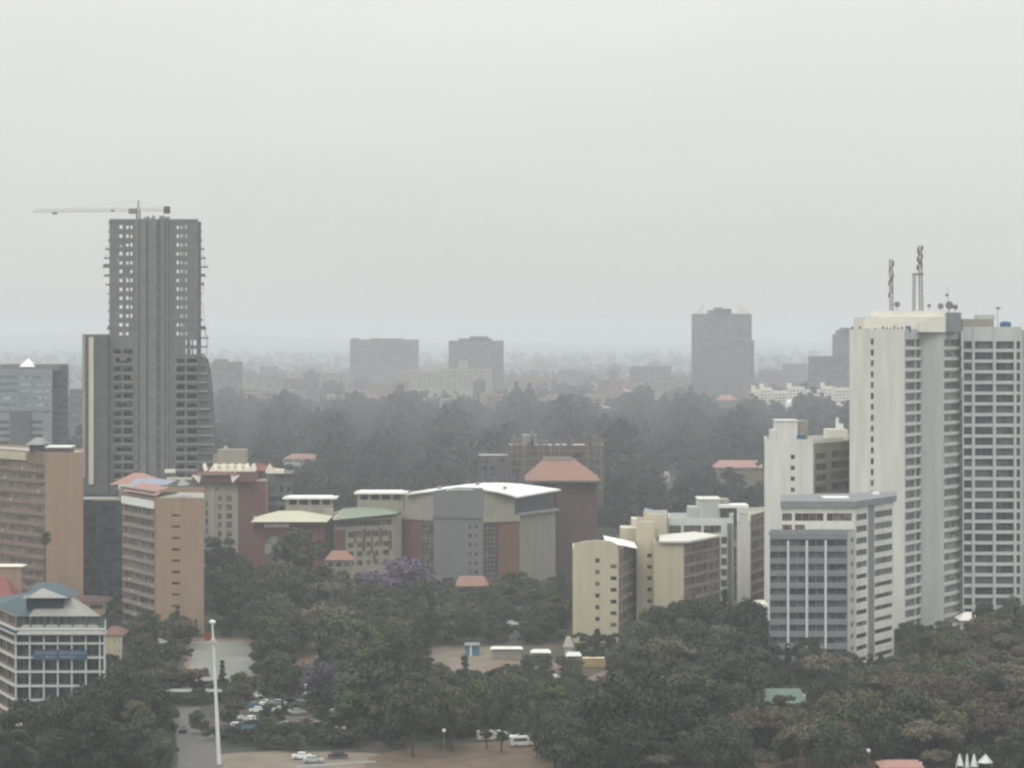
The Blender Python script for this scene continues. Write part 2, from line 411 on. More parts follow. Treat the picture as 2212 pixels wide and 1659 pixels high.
# mid white block
mt = Bld('white_block', 'blank white block with five square windows, left of the tallest tower', [(1651, 812), (1757, 812), (1842, 834), (1842, 850), (1651, 836)], 949, wall=M_white, plain={1: M_beige2}, faces={
    0: [dict(y=987, pitch=3.42, n=9, h=1.35, bays=[(1708, 1717)], depth=.45)],
    1: [dict(y=987, pitch=3.42, n=12, h=2.0, bays=[(1763, 1786)], glass=G_brown, nx=2, depth=.3), dict(y=985, pitch=3.42, n=12, h=2.05, bays=[(1797, 1836)], glass=G_brown, nx=5, ac=.14, depth=.3)]})
annex(mt, 'stair_house', 1678, 1723, 815, 826, 910, mt.zt - .9, M_white, M_white); annex(mt, 'stair_house', 1668, 1677.6, 816, 826, 929, mt.zt - .9, M_white); annex(mt, 'stair_house', 1723.5, 1745, 820, 828, 909, mt.zt - .9, M_beige)
mb = MB(); P0, d, L = mt.F(1); mb.obox(P0, d, .5, L - .3, 0, .25, mt.zt - 1.3, mt.zt + .1, M_white)
for k in range(9): z = PZ(985, 812) - 1.71 - k * 3.42; mb.obox(P0, d, .4, L - .3, 0, .2, z - .25, z + .25, M_beige)
part('floor_edge', mb, mt.t)
annex(mt, 'roof_room', 1787, 1832, 828, 838, 928, mt.zt - .9, M_cream2)
tank(1731, 815, mt.zt - .9, 1.4, 2.2, 'blue water tank on the white block with five square windows')
t = MB(); t.box(PX(1806, 830), PX(1812, 830), 830, 831, PZ(928, 828) + .003, PZ(902, 830), M_whitem); t.box(PX(1812, 830), PX(1822, 830), 830, 831, PZ(928, 828) + .003, PZ(915, 830), M_whitem)
single('roof_sign_frame', t, (PX(1810, 830), 830, PZ(928, 828)), 'white jagged frame on the roof beside the tallest tower', 'roof frame')

# ================================================================== striped office block (front right)
Ys = 709
st = Bld('striped_office', 'white office block with striped right side and dark ribbon windows, in front of the towers', [(1688, 723), (1846, 723), (1931, 748), (1931, 764), (1688, 750)], 1095, wall=M_white, faces={
    0: [dict(y=1117, pitch=3.3, n=1, h=2.1, bays=[(1690, 1711), (1717, 1779), (1786, 1840)], nx=4, depth=.4, glass=G_brown), dict(y=1140, pitch=3.3, n=1, h=1.7, bays=[(1690, 1711), (1717, 1739)], depth=.4, glass=G_brown)],
    1: [dict(y=1119, pitch=3.32, n=5, h=1.75, bays=[(1850, 1873)], nx=4, depth=.3, frame=M_framew), dict(y=1119 + 5 * 25.8, pitch=3.32, n=11, h=1.3, bays=[(1850, 1873)], depth=.3, glass=G_brown),
        dict(y=1119, pitch=3.32, n=6, h=1.85, bays=[(1890, 1928)], nx=6, ac=.14, depth=.3, frame=M_framew), dict(y=1119 + 6 * 25.8, pitch=3.32, n=11, h=1.3, bays=[(1890, 1928)], depth=.3, glass=G_brown)]})
mb = MB(); P0, d, L = st.F(1); a = face_u(P0, (P0[0] + d[0] * L, P0[1] + d[1] * L), 1875.5); b = face_u(P0, (P0[0] + d[0] * L, P0[1] + d[1] * L), 1888)
mb.obox(P0, d, a, b, .01, .12, 0, st.zt + .4, M_spand); part('painted_recess', mb, st.t)  # raised strip; the dark of a recess is put into its colour
mb = MB(); zc = PZ(1102, 723)
mb.pbox([(PX(1686, 722), 722), (PX(1849, 722), 722), (PX(1937, 748.5), 748.5), (PX(1937, 766), 766), (PX(1686, 752), 752)], st.zt - .1, st.zt + 1.6, M_spand)
part('cornice', mb, st.t)
mb = MB(); mb.box(PX(1780, 735), PX(1835, 735), 735, 742, st.zt + 1.604, st.zt + 1.9, M_whitem); mb.box(PX(1886, 752), PX(1900, 752), 752, 756, st.zt + 1.604, st.zt + 2.2, M_whitem); part('skylight', mb, st.t)
fr = Bld('striped_office_front', None, [(1661, Ys), (1831, Ys), (1848, 722.6), (1661, 722.6)], 1152, wall=M_spand, parent=st.t, plain={1: M_cool}, faces={
    0: [dict(y=1166.5 + 6, pitch=3.32, n=11, h=1.75, bays=[(1663, 1700), (1704, 1740), (1745, 1781), (1786, 1829)], nx=2, depth=.4, glass=G_cool, reveal=M_spand, fw=.1)],
    1: [dict(y=1172, pitch=3.32, n=11, h=1.5, bays=[(1838, 1844)], depth=.3)]})
mb = MB()
P0, d, L = fr.F(0); P1 = (P0[0] + L, P0[1])
for px in (1702, 1742.5, 1783): u = face_u(P0, P1, px); mb.obox(P0, d, u - .3, u + .3, 0, .7, PZ(1400, Ys), PZ(1168, Ys), M_fin)
mb.obox(P0, d, -.25, .2, -.3, .6, PZ(1340, Ys), PZ(1156, Ys), M_fin); part('fin', mb, st.t)
mb = MB(); mb.obox(P0, d, -.1, L + .1, 0, .5, fr.zt - 1.6, fr.zt + .1, M_spand)
for k in range(11):
    z = PZ(1172.5, Ys) - 1.66 - k * 3.32
    for i, (a, b) in enumerate(((1663, 1699), (1705, 1739.5), (1746, 1780.5), (1786, 1829))):
        mb.obox(P0, d, face_u(P0, P1, a), face_u(P0, P1, b), 0, .35, z - .75, z + .72, M_spand)
part('spandrel', mb, st.t)

# ================================================================== cream buildings
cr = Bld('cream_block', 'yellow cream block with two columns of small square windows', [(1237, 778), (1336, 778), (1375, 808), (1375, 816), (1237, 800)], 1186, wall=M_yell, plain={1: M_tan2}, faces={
    0: [dict(y=1211, pitch=3.5, n=7, h=1.3, bays=[(1286, 1295)], glass=G_brown, depth=.4), dict(y=1224, pitch=3.5, n=6, h=1.2, bays=[(1319, 1332)], glass=G_brown, depth=.5)],
    1: [dict(y=1210, pitch=3.5, n=7, h=2.0, bays=[(1340, 1352), (1355, 1371)], nx=3, ac=.14, glass=G_curt, depth=.3)]})
mb = MB()   # rounded shoulder over the front wall
prof = [(1241, 1186), (1241, 1178), (1247, 1173), (1262, 1170), (1290, 1167), (1318, 1169), (1328, 1173), (1334, 1179), (1334, 1186)]
fp = [(PX(a, 778), PZ(b, 778)) for a, b in prof]
i = len(mb.v); n = len(fp)
mb.v += [(x, 778.02, z + .002) for x, z in fp] + [(x, 779.5, z + .002) for x, z in fp]; mb.f.append(tuple(range(i, i + n))); mb.m.append(mb.mi(M_yell)); mb.f.append(tuple(range(i + 2 * n - 1, i + n - 1, -1))); mb.m.append(0)
for k in range(n): mb.f.append((i + k, i + n + k, i + n + (k + 1) % n, i + (k + 1) % n)); mb.m.append(0)
part('rounded_top', mb, cr.t)
mb = MB(); mb.quad([(PX(1306, 790), 786, PZ(1168, 790)), (PX(1372, 800), 786, PZ(1177, 800)), (PX(1372, 800), 802, PZ(1172, 800)), (PX(1306, 790), 802, PZ(1163, 790))], M_whitem); part('roof_sheet', mb, cr.t)
mb = MB(); P0, d, L = cr.F(1)
for k in range(8): z = PZ(1210, 778) - 1.75 - k * 3.5; mb.obox(P0, d, .2, L - .2, 0, .3, z - .35, z + .35, M_beige2)
part('floor_edge', mb, cr.t)
mb = MB(); mb.box(PX(1284, 777), PX(1297, 777), 777.7, 777.98, 0, 3.6, M_dark); part('door', mb, cr.t)
cw = Bld('cream_link', 'grey cream stair core between the two yellow cream blocks', [(1375, 800), (1413, 800), (1413, 822), (1375, 822)], 1128, wall=M_yell, faces={
    0: [dict(y=1200, pitch=3.5, n=7, h=1.2, bays=[(1398, 1408)], glass=G_brown)]})
annex(cw, 'roof_room', 1342, 1412.8, 824, 836, 1117 + 24, 0, M_cream)
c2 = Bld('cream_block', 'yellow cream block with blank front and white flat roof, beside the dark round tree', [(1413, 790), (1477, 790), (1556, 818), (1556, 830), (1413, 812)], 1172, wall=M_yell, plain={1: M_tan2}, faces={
    1: [dict(y=1186, pitch=3.45, n=9, h=2.1, bays=[(1480, 1500), (1503, 1526), (1529, 1552)], nx=4, ac=.14, glass=G_brown, depth=.3)]})
mb = MB(); P0, d, L = c2.F(1)
for k in range(9): z = PZ(1186, 790) - 1.72 - k * 3.45; mb.obox(P0, d, .2, L - .2, 0, .3, z - .3, z + .3, M_beige2)
part('floor_edge', mb, c2.t)
mb = MB(); z = c2.zt
mb.pbox([(PX(1424, 789), 789), (PX(1488, 789), 788.6), (PX(1556, 812), 812), (PX(1500, 826), 826), (PX(1424, 812), 812)], z + .003, z + .6, M_roofw); part('roof_sheet', mb, c2.t)
c3 = Bld('cream_tower_core', 'plain cream core rising behind the yellow cream blocks', [(1390, 826), (1441, 826), (1441, 846), (1390, 846)], 1111, wall=M_cream)
annex(c3, 'roof_room', 1366, 1389.6, 830, 842, 1122, 0, M_cream)
mb = MB(); mb.quad([(PX(1393, 828), 828, PZ(1103, 828)), (PX(1442, 828), 828, PZ(1112, 828)), (PX(1442, 828), 832, PZ(1109, 828)), (PX(1393, 828), 832, PZ(1099, 828))], M_lilac)
for px in (1396, 1438): mb.bar((PX(px, 830), 830, c3.zt - 1), (PX(px, 830), 830, PZ(1109, 828)), .08, M_steel)
part('solar_panel', mb, c3.t)
# white frame building behind
wf = Bld('white_frame_block', 'white framed block with three wide top windows, behind the cream blocks', [(1443, 846), (1584, 846), (1584, 870), (1443, 870)], 1119, wall=M_fin, plain={1: M_cool, 3: M_cool}, faces={
    0: [dict(y=1143.5, pitch=3.5, n=1, h=2.5, bays=[(1445, 1471), (1477, 1515), (1520, 1558)], nx=3, depth=.8, glass=G_brown),
        dict(y=1143.5 + 24, pitch=3.5, n=9, h=2.3, bays=[(1445, 1471), (1477, 1515), (1520, 1554), (1558, 1570)], nx=2, depth=.8, glass=G_dark)]})
annex(wf, 'stair_house', 1510, 1556, 850, 864, 1080, wf.zt - .9, M_cool, M_white); annex(wf, 'stair_house', 1488, 1509.7, 852, 862, 1096, wf.zt - .9, M_cool); annex(wf, 'stair_house', 1556.3, 1575, 853, 862, 1079, wf.zt - .9, M_beige)
mb = MB(); mb.box(PX(1552, 848), PX(1617, 848), 847, 858, PZ(1097, 848), PZ(1091, 848), M_whitem); part('canopy', mb, wf.t)
mb = MB(); mb.box(PX(1571, 846), PX(1581, 846), 845.5, 845.98, 0, PZ(1130, 846), M_steel); part('painted_recess', mb, wf.t)  # stands proud of the wall, recess shade imitated by the grey
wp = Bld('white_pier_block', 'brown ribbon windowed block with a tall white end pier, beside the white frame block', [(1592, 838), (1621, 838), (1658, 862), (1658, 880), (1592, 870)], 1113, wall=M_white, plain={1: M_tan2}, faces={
    1: [dict(y=1133, pitch=3.5, n=11, h=2.1, bays=[(1624, 1638), (1640, 1655)], nx=3, glass=G_brown, depth=.3)]})
mb = MB(); P0, d, L = wp.F(1)
for k in range(10): z = PZ(1133, 838) - 1.75 - k * 3.5; mb.obox(P0, d, .2, L - .2, 0, .25, z - .3, z + .3, M_beige2)
part('floor_edge', mb, wp.t)
mb = MB()
for a in (1592, 1616): mb.box(PX(a, 837.8), PX(a + 5, 837.8), 837.2, 837.9, PZ(1126, 838), PZ(1108, 838), M_whitem)
part('roof_box', mb, wp.t)

# ================================================================== centre: vaulted office, brick block, campus
Yo = 960
of = Bld('vaulted_office', 'grey and brick office block under a white curved roof', [(868, 972), (937, 962), (1043, 956), (1122, 962), (1200, 985), (1200, 1005), (868, 1005)], 1108, wall=M_beige2, plain={0: M_brick, 1: M_gslab, 2: M_brick, 3: M_beige2}, roof=M_conc, faces={
    0: [dict(y=1180 - 60, pitch=3.35, n=7, h=2.9, bays=[(910, 935)], glass=G_dark, nx=3, nz=2, depth=.3)],
    1: [dict(y=1086, pitch=3.35, n=1, h=1.2, bays=[(961, 972), (1009, 1016)], glass=G_dark), dict(y=1116, pitch=3.35, n=8, h=1.3, bays=[(1012, 1019), (1026, 1032)], glass=G_dark)],
    2: [dict(y=1122, pitch=3.35, n=7, h=2.9, bays=[(1046, 1076)], glass=G_cool, nx=4, nz=2, depth=.4)]})
# flush upper storey, white vault
mb = MB()
zt = of.zt
def wallstrip(pts, z0, ztops, m):
    for i in range(len(pts) - 1):
        mb.quad([(*pts[i], z0), (*pts[i + 1], z0), (*pts[i + 1], ztops[i + 1]), (*pts[i], ztops[i])], m)
q = lambda px, Y: (PX(px, Y), Y)
wallstrip([q(874, 972.5), q(937, 963.2)], zt + .003, [PZ(1066, 972), PZ(1062, 963)], M_beige)
wallstrip([q(937, 961.5), q(990, 958.5), q(1043, 955.5)], zt - 1, [PZ(1060, 962), PZ(1053, 958), PZ(1054, 956)], M_gslab)
wallstrip([q(1043, 956.5), q(1080, 959.5), q(1112, 962)], zt + .003, [PZ(1056, 957), PZ(1063, 960), PZ(1072, 963)], M_beige)
wallstrip([q(1112, 964), q(1197, 986)], zt + .003, [PZ(1072, 964), PZ(1062, 986)], M_bglass)
wallstrip([q(1197, 986), q(1197, 1004), q(874, 1004), q(874, 972.5)], zt + .003, [PZ(1062, 986), PZ(1058, 1000), PZ(1060, 1004), PZ(1066, 972)], M_beige)
part('top_storey', mb, of.t)
mb = MB(); P0, d, L = of.F(3); mb.obox(P0, d, -.6, L + .6, -.2, 1.2, zt - .2, zt + .75, M_concl); part('balcony', mb, of.t)
mb = MB(); P0, d, L = of.F(0); mb.obox(P0, d, -.2, L, 0, .5, zt - 2.2, zt + .1, M_beige); P0, d, L = of.F(2); mb.obox(P0, d, 0, L + .1, 0, .5, zt - 2.4, zt + .1, M_beige); part('cornice', mb, of.t)
mb = MB()   # vault: front edge and back edge curves
fe = [(878, 968, 1067), (905, 966, 1063.5), (940, 962, 1059.5), (975, 959, 1056.5), (1010, 957, 1056), (1045, 956, 1058), (1075, 957, 1062), (1100, 958, 1068), (1116, 960, 1073.5)]
be = [(892, 1004, 1063), (925, 1003, 1057), (965, 1002, 1051), (1005, 1002, 1046), (1045, 1001, 1043), (1085, 1000, 1042.5), (1125, 998, 1045), (1165, 992, 1050), (1212, 988, 1057)]
A = [(PX(a, Y), Y, PZ(c, Y)) for a, Y, c in fe]; B = [(PX(a, Y), Y, PZ(c, Y)) for a, Y, c in be]
for i in range(8):
    mb.quad([A[i], A[i + 1], B[i + 1], B[i]], M_whitem)
    mb.quad([(A[i][0], A[i][1], A[i][2] - .5), (A[i + 1][0], A[i + 1][1], A[i + 1][2] - .5), A[i + 1], A[i]], M_roofw)
    mb.quad([(x, y, z - .5) for x, y, z in (B[i], B[i + 1], A[i + 1], A[i])], M_conc)
mb.quad([(A[8][0], A[8][1], A[8][2] - .5), (B[8][0], B[8][1], B[8][2] - .5), B[8], A[8]], M_roofw)
part('vault_roof', mb, of.t)
mb = MB()
for i in range(8):
    for f_ in (.0, .5):
        a_ = Vector(A[i]).lerp(Vector(A[i + 1]), f_); b_ = Vector(B[i]).lerp(Vector(B[i + 1]), f_)
        mb.bar(a_ + Vector((0, 0, .05)), b_ + Vector((0, 0, .05)), .09, M_roofw)
part('roof_seams', mb, of.t)
for i, f_ in ((2, .35), (4, .6), (6, .3)):
    c_ = Vector(A[i]).lerp(Vector(B[i]), f_); mb = MB(); mb.box(c_.x - .7, c_.x + .7, c_.y - .7, c_.y + .7, c_.z, c_.z + 1.1, M_concl); part('roof_vent', mb, of.t)

bt = Bld('brick_block', 'tall plum brick block under an orange hipped tile roof', [(1150, 1012), (1202, 1006), (1289, 1010), (1289, 1040), (1150, 1040)], 1036, wall=M_brick2, plain={1: M_brick2}, faces={
    1: [dict(y=1062, pitch=3.4, n=10, h=1.2, bays=[(1222, 1229)], fill=.0, glass=G_brown)]}, parapet=0, group=None)
mb = MB(); z = bt.zt; mb.hip(PX(1134, 1004), PX(1297, 1004), 1004, 1042, z + .01, PZ(990, 1022), PX(1176, 1022), PX(1238, 1022), M_orange); part('hip_roof', mb, bt.t)
mb = MB(); mb.box(PX(1135, 1004), PX(1296, 1004), 1004.2, 1041.8, z - .7, z, M_conc); part('eaves', mb, bt.t)
mb = MB(); mb.box(PX(1174, 1020), PX(1234, 1020), 1021, 1024, PZ(994, 1022), PZ(987.5, 1022), M_beige2); part('ridge_box', mb, bt.t)

sc = Bld('scaffolded_building', 'brown unfinished building with poles on top, behind the brick block', [(1098, 1250), (1304, 1250), (1304, 1290), (1098, 1290)], 962, wall=M_brick2, faces={
    0: [dict(y=985, pitch=3.6, n=8, h=2.4, bays=9, mg=1, gap=1.3, glass=G_dark, depth=.8, fill=.55)]})
s2 = Bld('scaffolded_wing', None, [(1034, 1248), (1097, 1248), (1097, 1285), (1034, 1285)], 984, wall=M_conc2, parent=sc.t, faces={0: [dict(y=996, pitch=3.6, n=8, h=2.4, bays=3, mg=1, gap=1.3, glass=G_dark, depth=.8, fill=.6)]})
mb = MB()
for px in (1012, 1042, 1068, 1098, 1105, 1130, 1165, 1200, 1238, 1270, 1298, 1303):
    t0 = 1030; mb.bar((PX(px, 1246), 1246, PZ(1060, 1246)), (PX(px, 1246), 1246, PZ(random.uniform(945, 962) if px > 1099 else random.uniform(958, 972), 1246)), .22 if px in (1105, 1298) else .14, M_concl)
for y in (975, 992, 1010): mb.bar((PX(1100, 1246), 1246, PZ(y, 1246)), (PX(1300, 1246), 1246, PZ(y - 3, 1246)), .12, M_concl)
part('scaffold_poles', mb, sc.t)
mb = MB()
for k in range(26):
    px = 1100 + k * 7.8; hh = random.choice([0, 1.5, 3, 4.5, 2.2]); m_ = random.choice([M_brick2, M_tan2, M_conc])
    if hh: mb.box(PX(px, 1256), PX(px + random.uniform(4, 7.6), 1256), 1254 + k % 5, 1262 + k % 7, sc.zt - 1, sc.zt + hh, m_)
for k in range(16): px = random.uniform(1100, 1300); mb.bar((PX(px, 1245), 1245, sc.zt - random.uniform(3, 20)), (PX(px + random.uniform(-14, 14), 1245), 1245, sc.zt + random.uniform(0, 4)), .13, M_concl)
part('upper_formwork', mb, sc.t)
mb = MB(); mb.bar((PX(1022, 1250), 1250, PZ(966, 1250)), (PX(1033, 1250), 1250, PZ(950, 1250)), .35, M_concl); mb.bar((PX(1262, 1250), 1250, PZ(950, 1250)), (PX(1267, 1250), 1250, PZ(932, 1250)), .3, M_concl); part('boom', mb, sc.t)
mb = MB(); mb.box(PX(1128, 1255), PX(1160, 1255), 1255, 1268, sc.zt - 1, PZ(940, 1255), M_concl); mb.box(PX(1145, 1252), PX(1155, 1252), 1252, 1254, PZ(940, 1254), PZ(930, 1254), M_concl); part('roof_frame', mb, sc.t)

# campus with green and straw roofs
Yc = 930
ca = Bld('campus_block', 'red brick campus block under a pale straw pyramid roof', [(548, 930), (701, 930), (701, 955), (548, 955)], 1126, wall=M_brick, faces={
    0: [dict(y=1178, pitch=4.5, n=1, h=6.5, bays=[(572, 601)], glass=G_curt, nx=3, nz=4), dict(y=1180, pitch=4.5, n=3, h=2.5, bays=[(612, 628), (636, 652), (662, 680)], glass=G_curt, nx=2)]}, parapet=0)
mb = MB(); mb.hip(PX(541, 926), PX(706, 926), 926, 958, ca.zt + .01, PZ(1105, 940), PX(600, 940), PX(648, 940), M_pyr, ry=944); part('pyramid_roof', mb, ca.t)
mb = MB(); mb.box(PX(570, 930), PX(624, 930), 929.5, 929.95, PZ(1139, 930), PZ(1131, 930), M_cream2); part('cornice', mb, ca.t)
def stair(px0, px1, Y0, Y1, yr, label, body1):
    b = Bld('stair_tower', label, [(px0, Y0), (px1, Y0), (px1, Y1), (px0, Y1)], yr + 14, wall=M_beige, parapet=0)
    z = b.zt; mb = MB(); mb.pbox([(PX(px0 - 7, Y0), Y0 - 1.4), (PX(px1 + 7, Y0), Y0 - 1.4), (PX(px1 + 7, Y0), Y1 + 1.4), (PX(px0 - 7, Y0), Y1 + 1.4)], z + 2.2, z + 2.6, M_roofw); mb.pbox([(PX(px0 + 2, Y0), Y0 + .5), (PX(px1 - 4, Y0), Y0 + .5), (PX(px1 - 4, Y0), Y1 - .5), (PX(px0 + 2, Y0), Y1 - .5)], z + 2.603, z + 2.95, M_whitem); part('canopy_roof', mb, b.t)
    mb = MB()
    for f in (0, .24, .5, .76, 1):
        x = PX(px0 + 4 + f * (px1 - px0 - 8), Y0); mb.box(x - .5, x + .5, Y0 + .1, Y0 + 1, z + .012, z + 2.19, M_beige)
    mb.box(PX(px0 + 6, Y0), PX(px1 - 6, Y0), Y0 + 2, Y1 - 1, z + .012, z + 2.19, M_dark); part('lantern', mb, b.t)
    return b
stair(617, 720, 962, 975, 1077, 'beige stair tower with white flat roof, behind the straw roofed block', 0)
stair(772, 872, 975, 990, 1066, 'beige stair tower with white flat roof, beside the curved white roof', 0)
mb = MB(); mb.box(PX(700, 958), PX(720, 958), 957, 961.7, 0, PZ(1100, 958), M_beige); single('stair_pier', mb, (PX(710, 958), 960, 0), 'narrow beige pier between straw and green roofed campus blocks', 'pier')
cg = Bld('campus_block', 'cream and brick patterned campus block under a pale green roof', [(722, 948), (851, 962), (868, 966), (868, 985), (722, 975)], 1122, wall=M_beige, plain={0: M_beige}, faces={
    0: [dict(y=1133, pitch=3.3, n=1, h=2.0, bays=[(724, 846)], glass=G_brown, nx=12, depth=.5),
        dict(y=1157, pitch=3.3, n=1, h=2.2, bays=[(752, 764), (770, 781), (790, 800), (806, 818), (826, 838)], glass=G_brown, nx=2),
        dict(y=1180, pitch=3.3, n=3, h=1.9, bays=[(730, 742), (752, 764), (772, 783), (792, 800), (808, 818), (828, 840)], glass=G_brown, nx=2)]}, parapet=0)
mb = MB(); P0, d, L = cg.F(0); P1 = (P0[0] + d[0] * L, P0[1] + d[1] * L)
for a, b_, y0, y1 in ((724, 746, 1142, 1200), (765, 769, 1146, 1172), (783, 789, 1142, 1190), (801, 805, 1146, 1195), (819, 825, 1142, 1180), (746, 751, 1190, 1215), (806, 812, 1195, 1215), (840, 846, 1150, 1190)):
    mb.obox(P0, d, face_u(P0, P1, a), face_u(P0, P1, b_), 0, .25, PZ(y1, 955), PZ(y0, 955), M_brick)
part('brick_panel', mb, cg.t)
mb = MB(); z = cg.zt
mb.quad([(PX(719, 944), 944, z + .01), (PX(856, 960), 960, z + 1.2), (PX(815, 978), 978, PZ(1092, 978)), (PX(745, 968), 968, PZ(1098, 968))], M_green)
mb.quad([(PX(719, 944), 944, z + .01), (PX(745, 968), 968, PZ(1098, 968)), (PX(719, 984), 984, z + .01)], M_pyr)
mb.quad([(PX(856, 960), 960, z + 1.2), (PX(872, 984), 984, z + 1.2), (PX(815, 978), 978, PZ(1092, 978))], M_green)
part('green_roof', mb, cg.t)

# ================================================================== building with dormers (left of centre)
dm = Bld('dormered_block', 'grey beige block with a row of cream dormers on its roof', [(438, 1000), (514, 1000), (575, 1004), (585, 1030), (360, 1030), (360, 1014), (438, 1012)], 1040, wall=M_beige, plain={1: M_brick, 2: M_tan, 5: M_beige2}, parapet=0, faces={
    0: [dict(y=1077 + 12, pitch=3.4, n=4, h=2.5, bays=[(444, 449)], depth=.4), dict(y=1056, pitch=3.4, n=1, h=1.4, bays=[(466, 471)], depth=.3), dict(y=1077, pitch=3.4, n=8, h=2.2, bays=[(471, 478), (490, 501)], ac=.14, glass=G_dark, nx=2, depth=.4)]})
mb = MB(); z = PZ(1018, 1000)
mb.box(PX(415, 997), PX(548, 997), 997, 1030, dm.zt + .003, z, M_brick); part('attic', mb, dm.t)
mb = MB(); mb.box(PX(452, 999), PX(464, 999), 999.5, 999.97, 2, PZ(1050, 1000), M_beige); mb.box(PX(481, 999), PX(487, 999), 999.5, 999.97, 2, PZ(1050, 1000), M_beige); part('pilaster', mb, dm.t)
for k, px in enumerate([434, 458, 476, 493, 510, 527, 541]):
    mb = MB(); w = 7.5; zz = z + .003; Y = 998
    a, b_, c_ = (PX(px - w, Y), Y, zz), (PX(px + w, Y), Y, zz), (PX(px + 3, Y), Y, PZ(1003, Y))
    dd = 12; a2, b2, c3_ = [(p[0], p[1] + dd, p[2]) for p in (a, b_, c_)]
    mb.quad([a, b_, c_], M_brick2 if k == 0 else M_dorm); mb.quad([a, c_, c3_, a2], M_dorm); mb.quad([b_, b2, c3_, c_], M_dorm); mb.quad([b2, a2, c3_], M_dorm)
    part('dormer', mb, dm.t)
mb = MB()
for px, s in ((424, 1), (508, -1)):
    mb.quad([(PX(px - 11, 996), 996, PZ(1026, 996)), (PX(px + 11, 996), 996, PZ(1026, 996)), (PX(px + (6 if s > 0 else -6), 996), 996, PZ(1044, 996))], M_dorm)
mb.box(PX(357, 1008), PX(380, 1008), 1006, 1009, PZ(1021, 1008), PZ(1014, 1008), M_dorm); mb.box(PX(380, 1008), PX(432, 1008), 1006, 1009, PZ(1017, 1008), PZ(1013.5, 1008), M_concl)
mb.box(PX(426, 996), PX(512, 996), 995.6, 996.6, PZ(1026, 996), PZ(1020.5, 996), M_tan)
part('eaves', mb, dm.t)
mb = MB(); mb.box(PX(469, 1010), PX(529, 1010), 1010, 1022, PZ(1006, 1010), PZ(972, 1010), M_beige2); mb.box(PX(460, 1010), PX(468.7, 1010), 1011, 1022, PZ(1006, 1010), PZ(983, 1010), M_beige2)
mb.box(PX(482, 1010), PX(489, 1010), 1012, 1014, PZ(971.9, 1010), PZ(965, 1010), M_cool); mb.box(PX(466, 1009), PX(530, 1009), 1009, 1023, PZ(1007, 1010), PZ(1003, 1010), M_dorm); part('plant_room', mb, dm.t)
dr = Bld('balconied_block', 'grey block with stacked balconies, right of the dormered block', [(576, 1016), (632, 1016), (632, 1040), (576, 1040)], 1023, wall=M_conc, faces={
    0: [dict(y=1056, pitch=3.6, n=6, h=2.1, bays=[(584, 595), (604, 612), (619, 629)], nx=1, glass=G_dark)]})
mb = MB(); mb.box(PX(590, 1012), PX(613, 1012), 1012, 1016, PZ(1023, 1012), PZ(1014, 1012), M_dorm); mb.box(PX(613, 1012), PX(634, 1012), 1013, 1016, PZ(1022, 1012), PZ(1018, 1012), M_beige)
mb.hip(PX(535, 1012), PX(605, 1012), 1018, 1030, PZ(1018, 1018), PZ(1000, 1024), PX(545, 1024), PX(560, 1024), M_red)
part('roof_trim', mb, dr.t)
mb = MB()
for k in range(5):
    z = PZ(1070, 1016) - k * 3.6; mb.box(PX(580, 1016), PX(632, 1016), 1014.4, 1015.95, z - .5, z + .5, M_conc)
part('balcony', mb, dr.t)
mb = MB(); mb.quad([(PX(574, 1008), 1008, PZ(1015, 1008)), (PX(592, 1008), 1008, PZ(1015, 1008)), (PX(583, 1008), 1008, PZ(1000, 1008))], M_dorm); mb.box(PX(574, 1009), PX(592, 1009), 1008.2, 1011, PZ(1022, 1008), PZ(1015, 1008), M_dorm); part('gable', mb, dr.t)

# ================================================================== tan slab with slots
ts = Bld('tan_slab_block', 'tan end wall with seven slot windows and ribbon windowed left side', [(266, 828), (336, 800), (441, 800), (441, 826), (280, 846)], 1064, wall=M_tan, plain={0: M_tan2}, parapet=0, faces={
    1: [dict(y=1113.5, pitch=3.48, n=10, h=.75, bays=[(371, 389)], depth=.5)],
    0: [dict(z=PZ(1113, 800) + .6, pitch=3.48, n=11, h=1.8, bays=[(269, 332)], nx=9, ac=.5, proud=.5, glass=glass('dusty_brown_glass', (.08, .07, .062)), depth=.4)]})
mb = MB(); z = ts.zt; Y = 800
prof = [(336, 1064), (345, 1059), (362, 1055), (441, 1053), (441, 1064)]
fp = [(PX(a, Y), PZ(b, Y) + .002) for a, b in prof]; n = len(fp)
mb.v += [(x, Y + .0, zz) for x, zz in fp] + [(x, Y + 1.5, zz) for x, zz in fp]
mb.f.append(tuple(range(n))); mb.f.append(tuple(range(2 * n - 1, n - 1, -1))); mb.mi(M_tan); mb.m += [0, 0]
for k in range(n): mb.f.append((k, n + k, n + (k + 1) % n, (k + 1) % n)); mb.m.append(0)
part('gable', mb, ts.t)
mb = MB(); P0, d, L = ts.F(0)
for k in range(11): zz = PZ(1113, 800) + .6 - 1.74 - k * 3.48; mb.obox(P0, d, .2, L - .4, 0, .5, zz - .4, zz + .4, M_beige2)
part('floor_edge', mb, ts.t)
mb = MB(); mb.obox(P0, d, .5, L - 1, 0, .8, PZ(1099, 800), PZ(1083, 800), M_whitem); mb.obox(P0, d, 0, L, -.2, 1, PZ(1066, 800), PZ(1062, 800), M_conc2); part('cornice', mb, ts.t)
mb = MB(); x0, x1 = PX(270, 812), PX(346, 802)
z5 = z + .5; mb.quad([(PX(264, 829), 829, z5), (PX(337, 800.1), 800.1, z5), (PX(364, 814), 814, PZ(1052, 814)), (PX(306, 838), 838, PZ(1042, 838))], M_pink)
mb.quad([(PX(364, 814), 814, PZ(1052, 814)), (PX(385, 826), 826, z), (PX(290, 846), 846, z), (PX(306, 838), 838, PZ(1042, 838))], M_pink); part('salmon_roof', mb, ts.t)
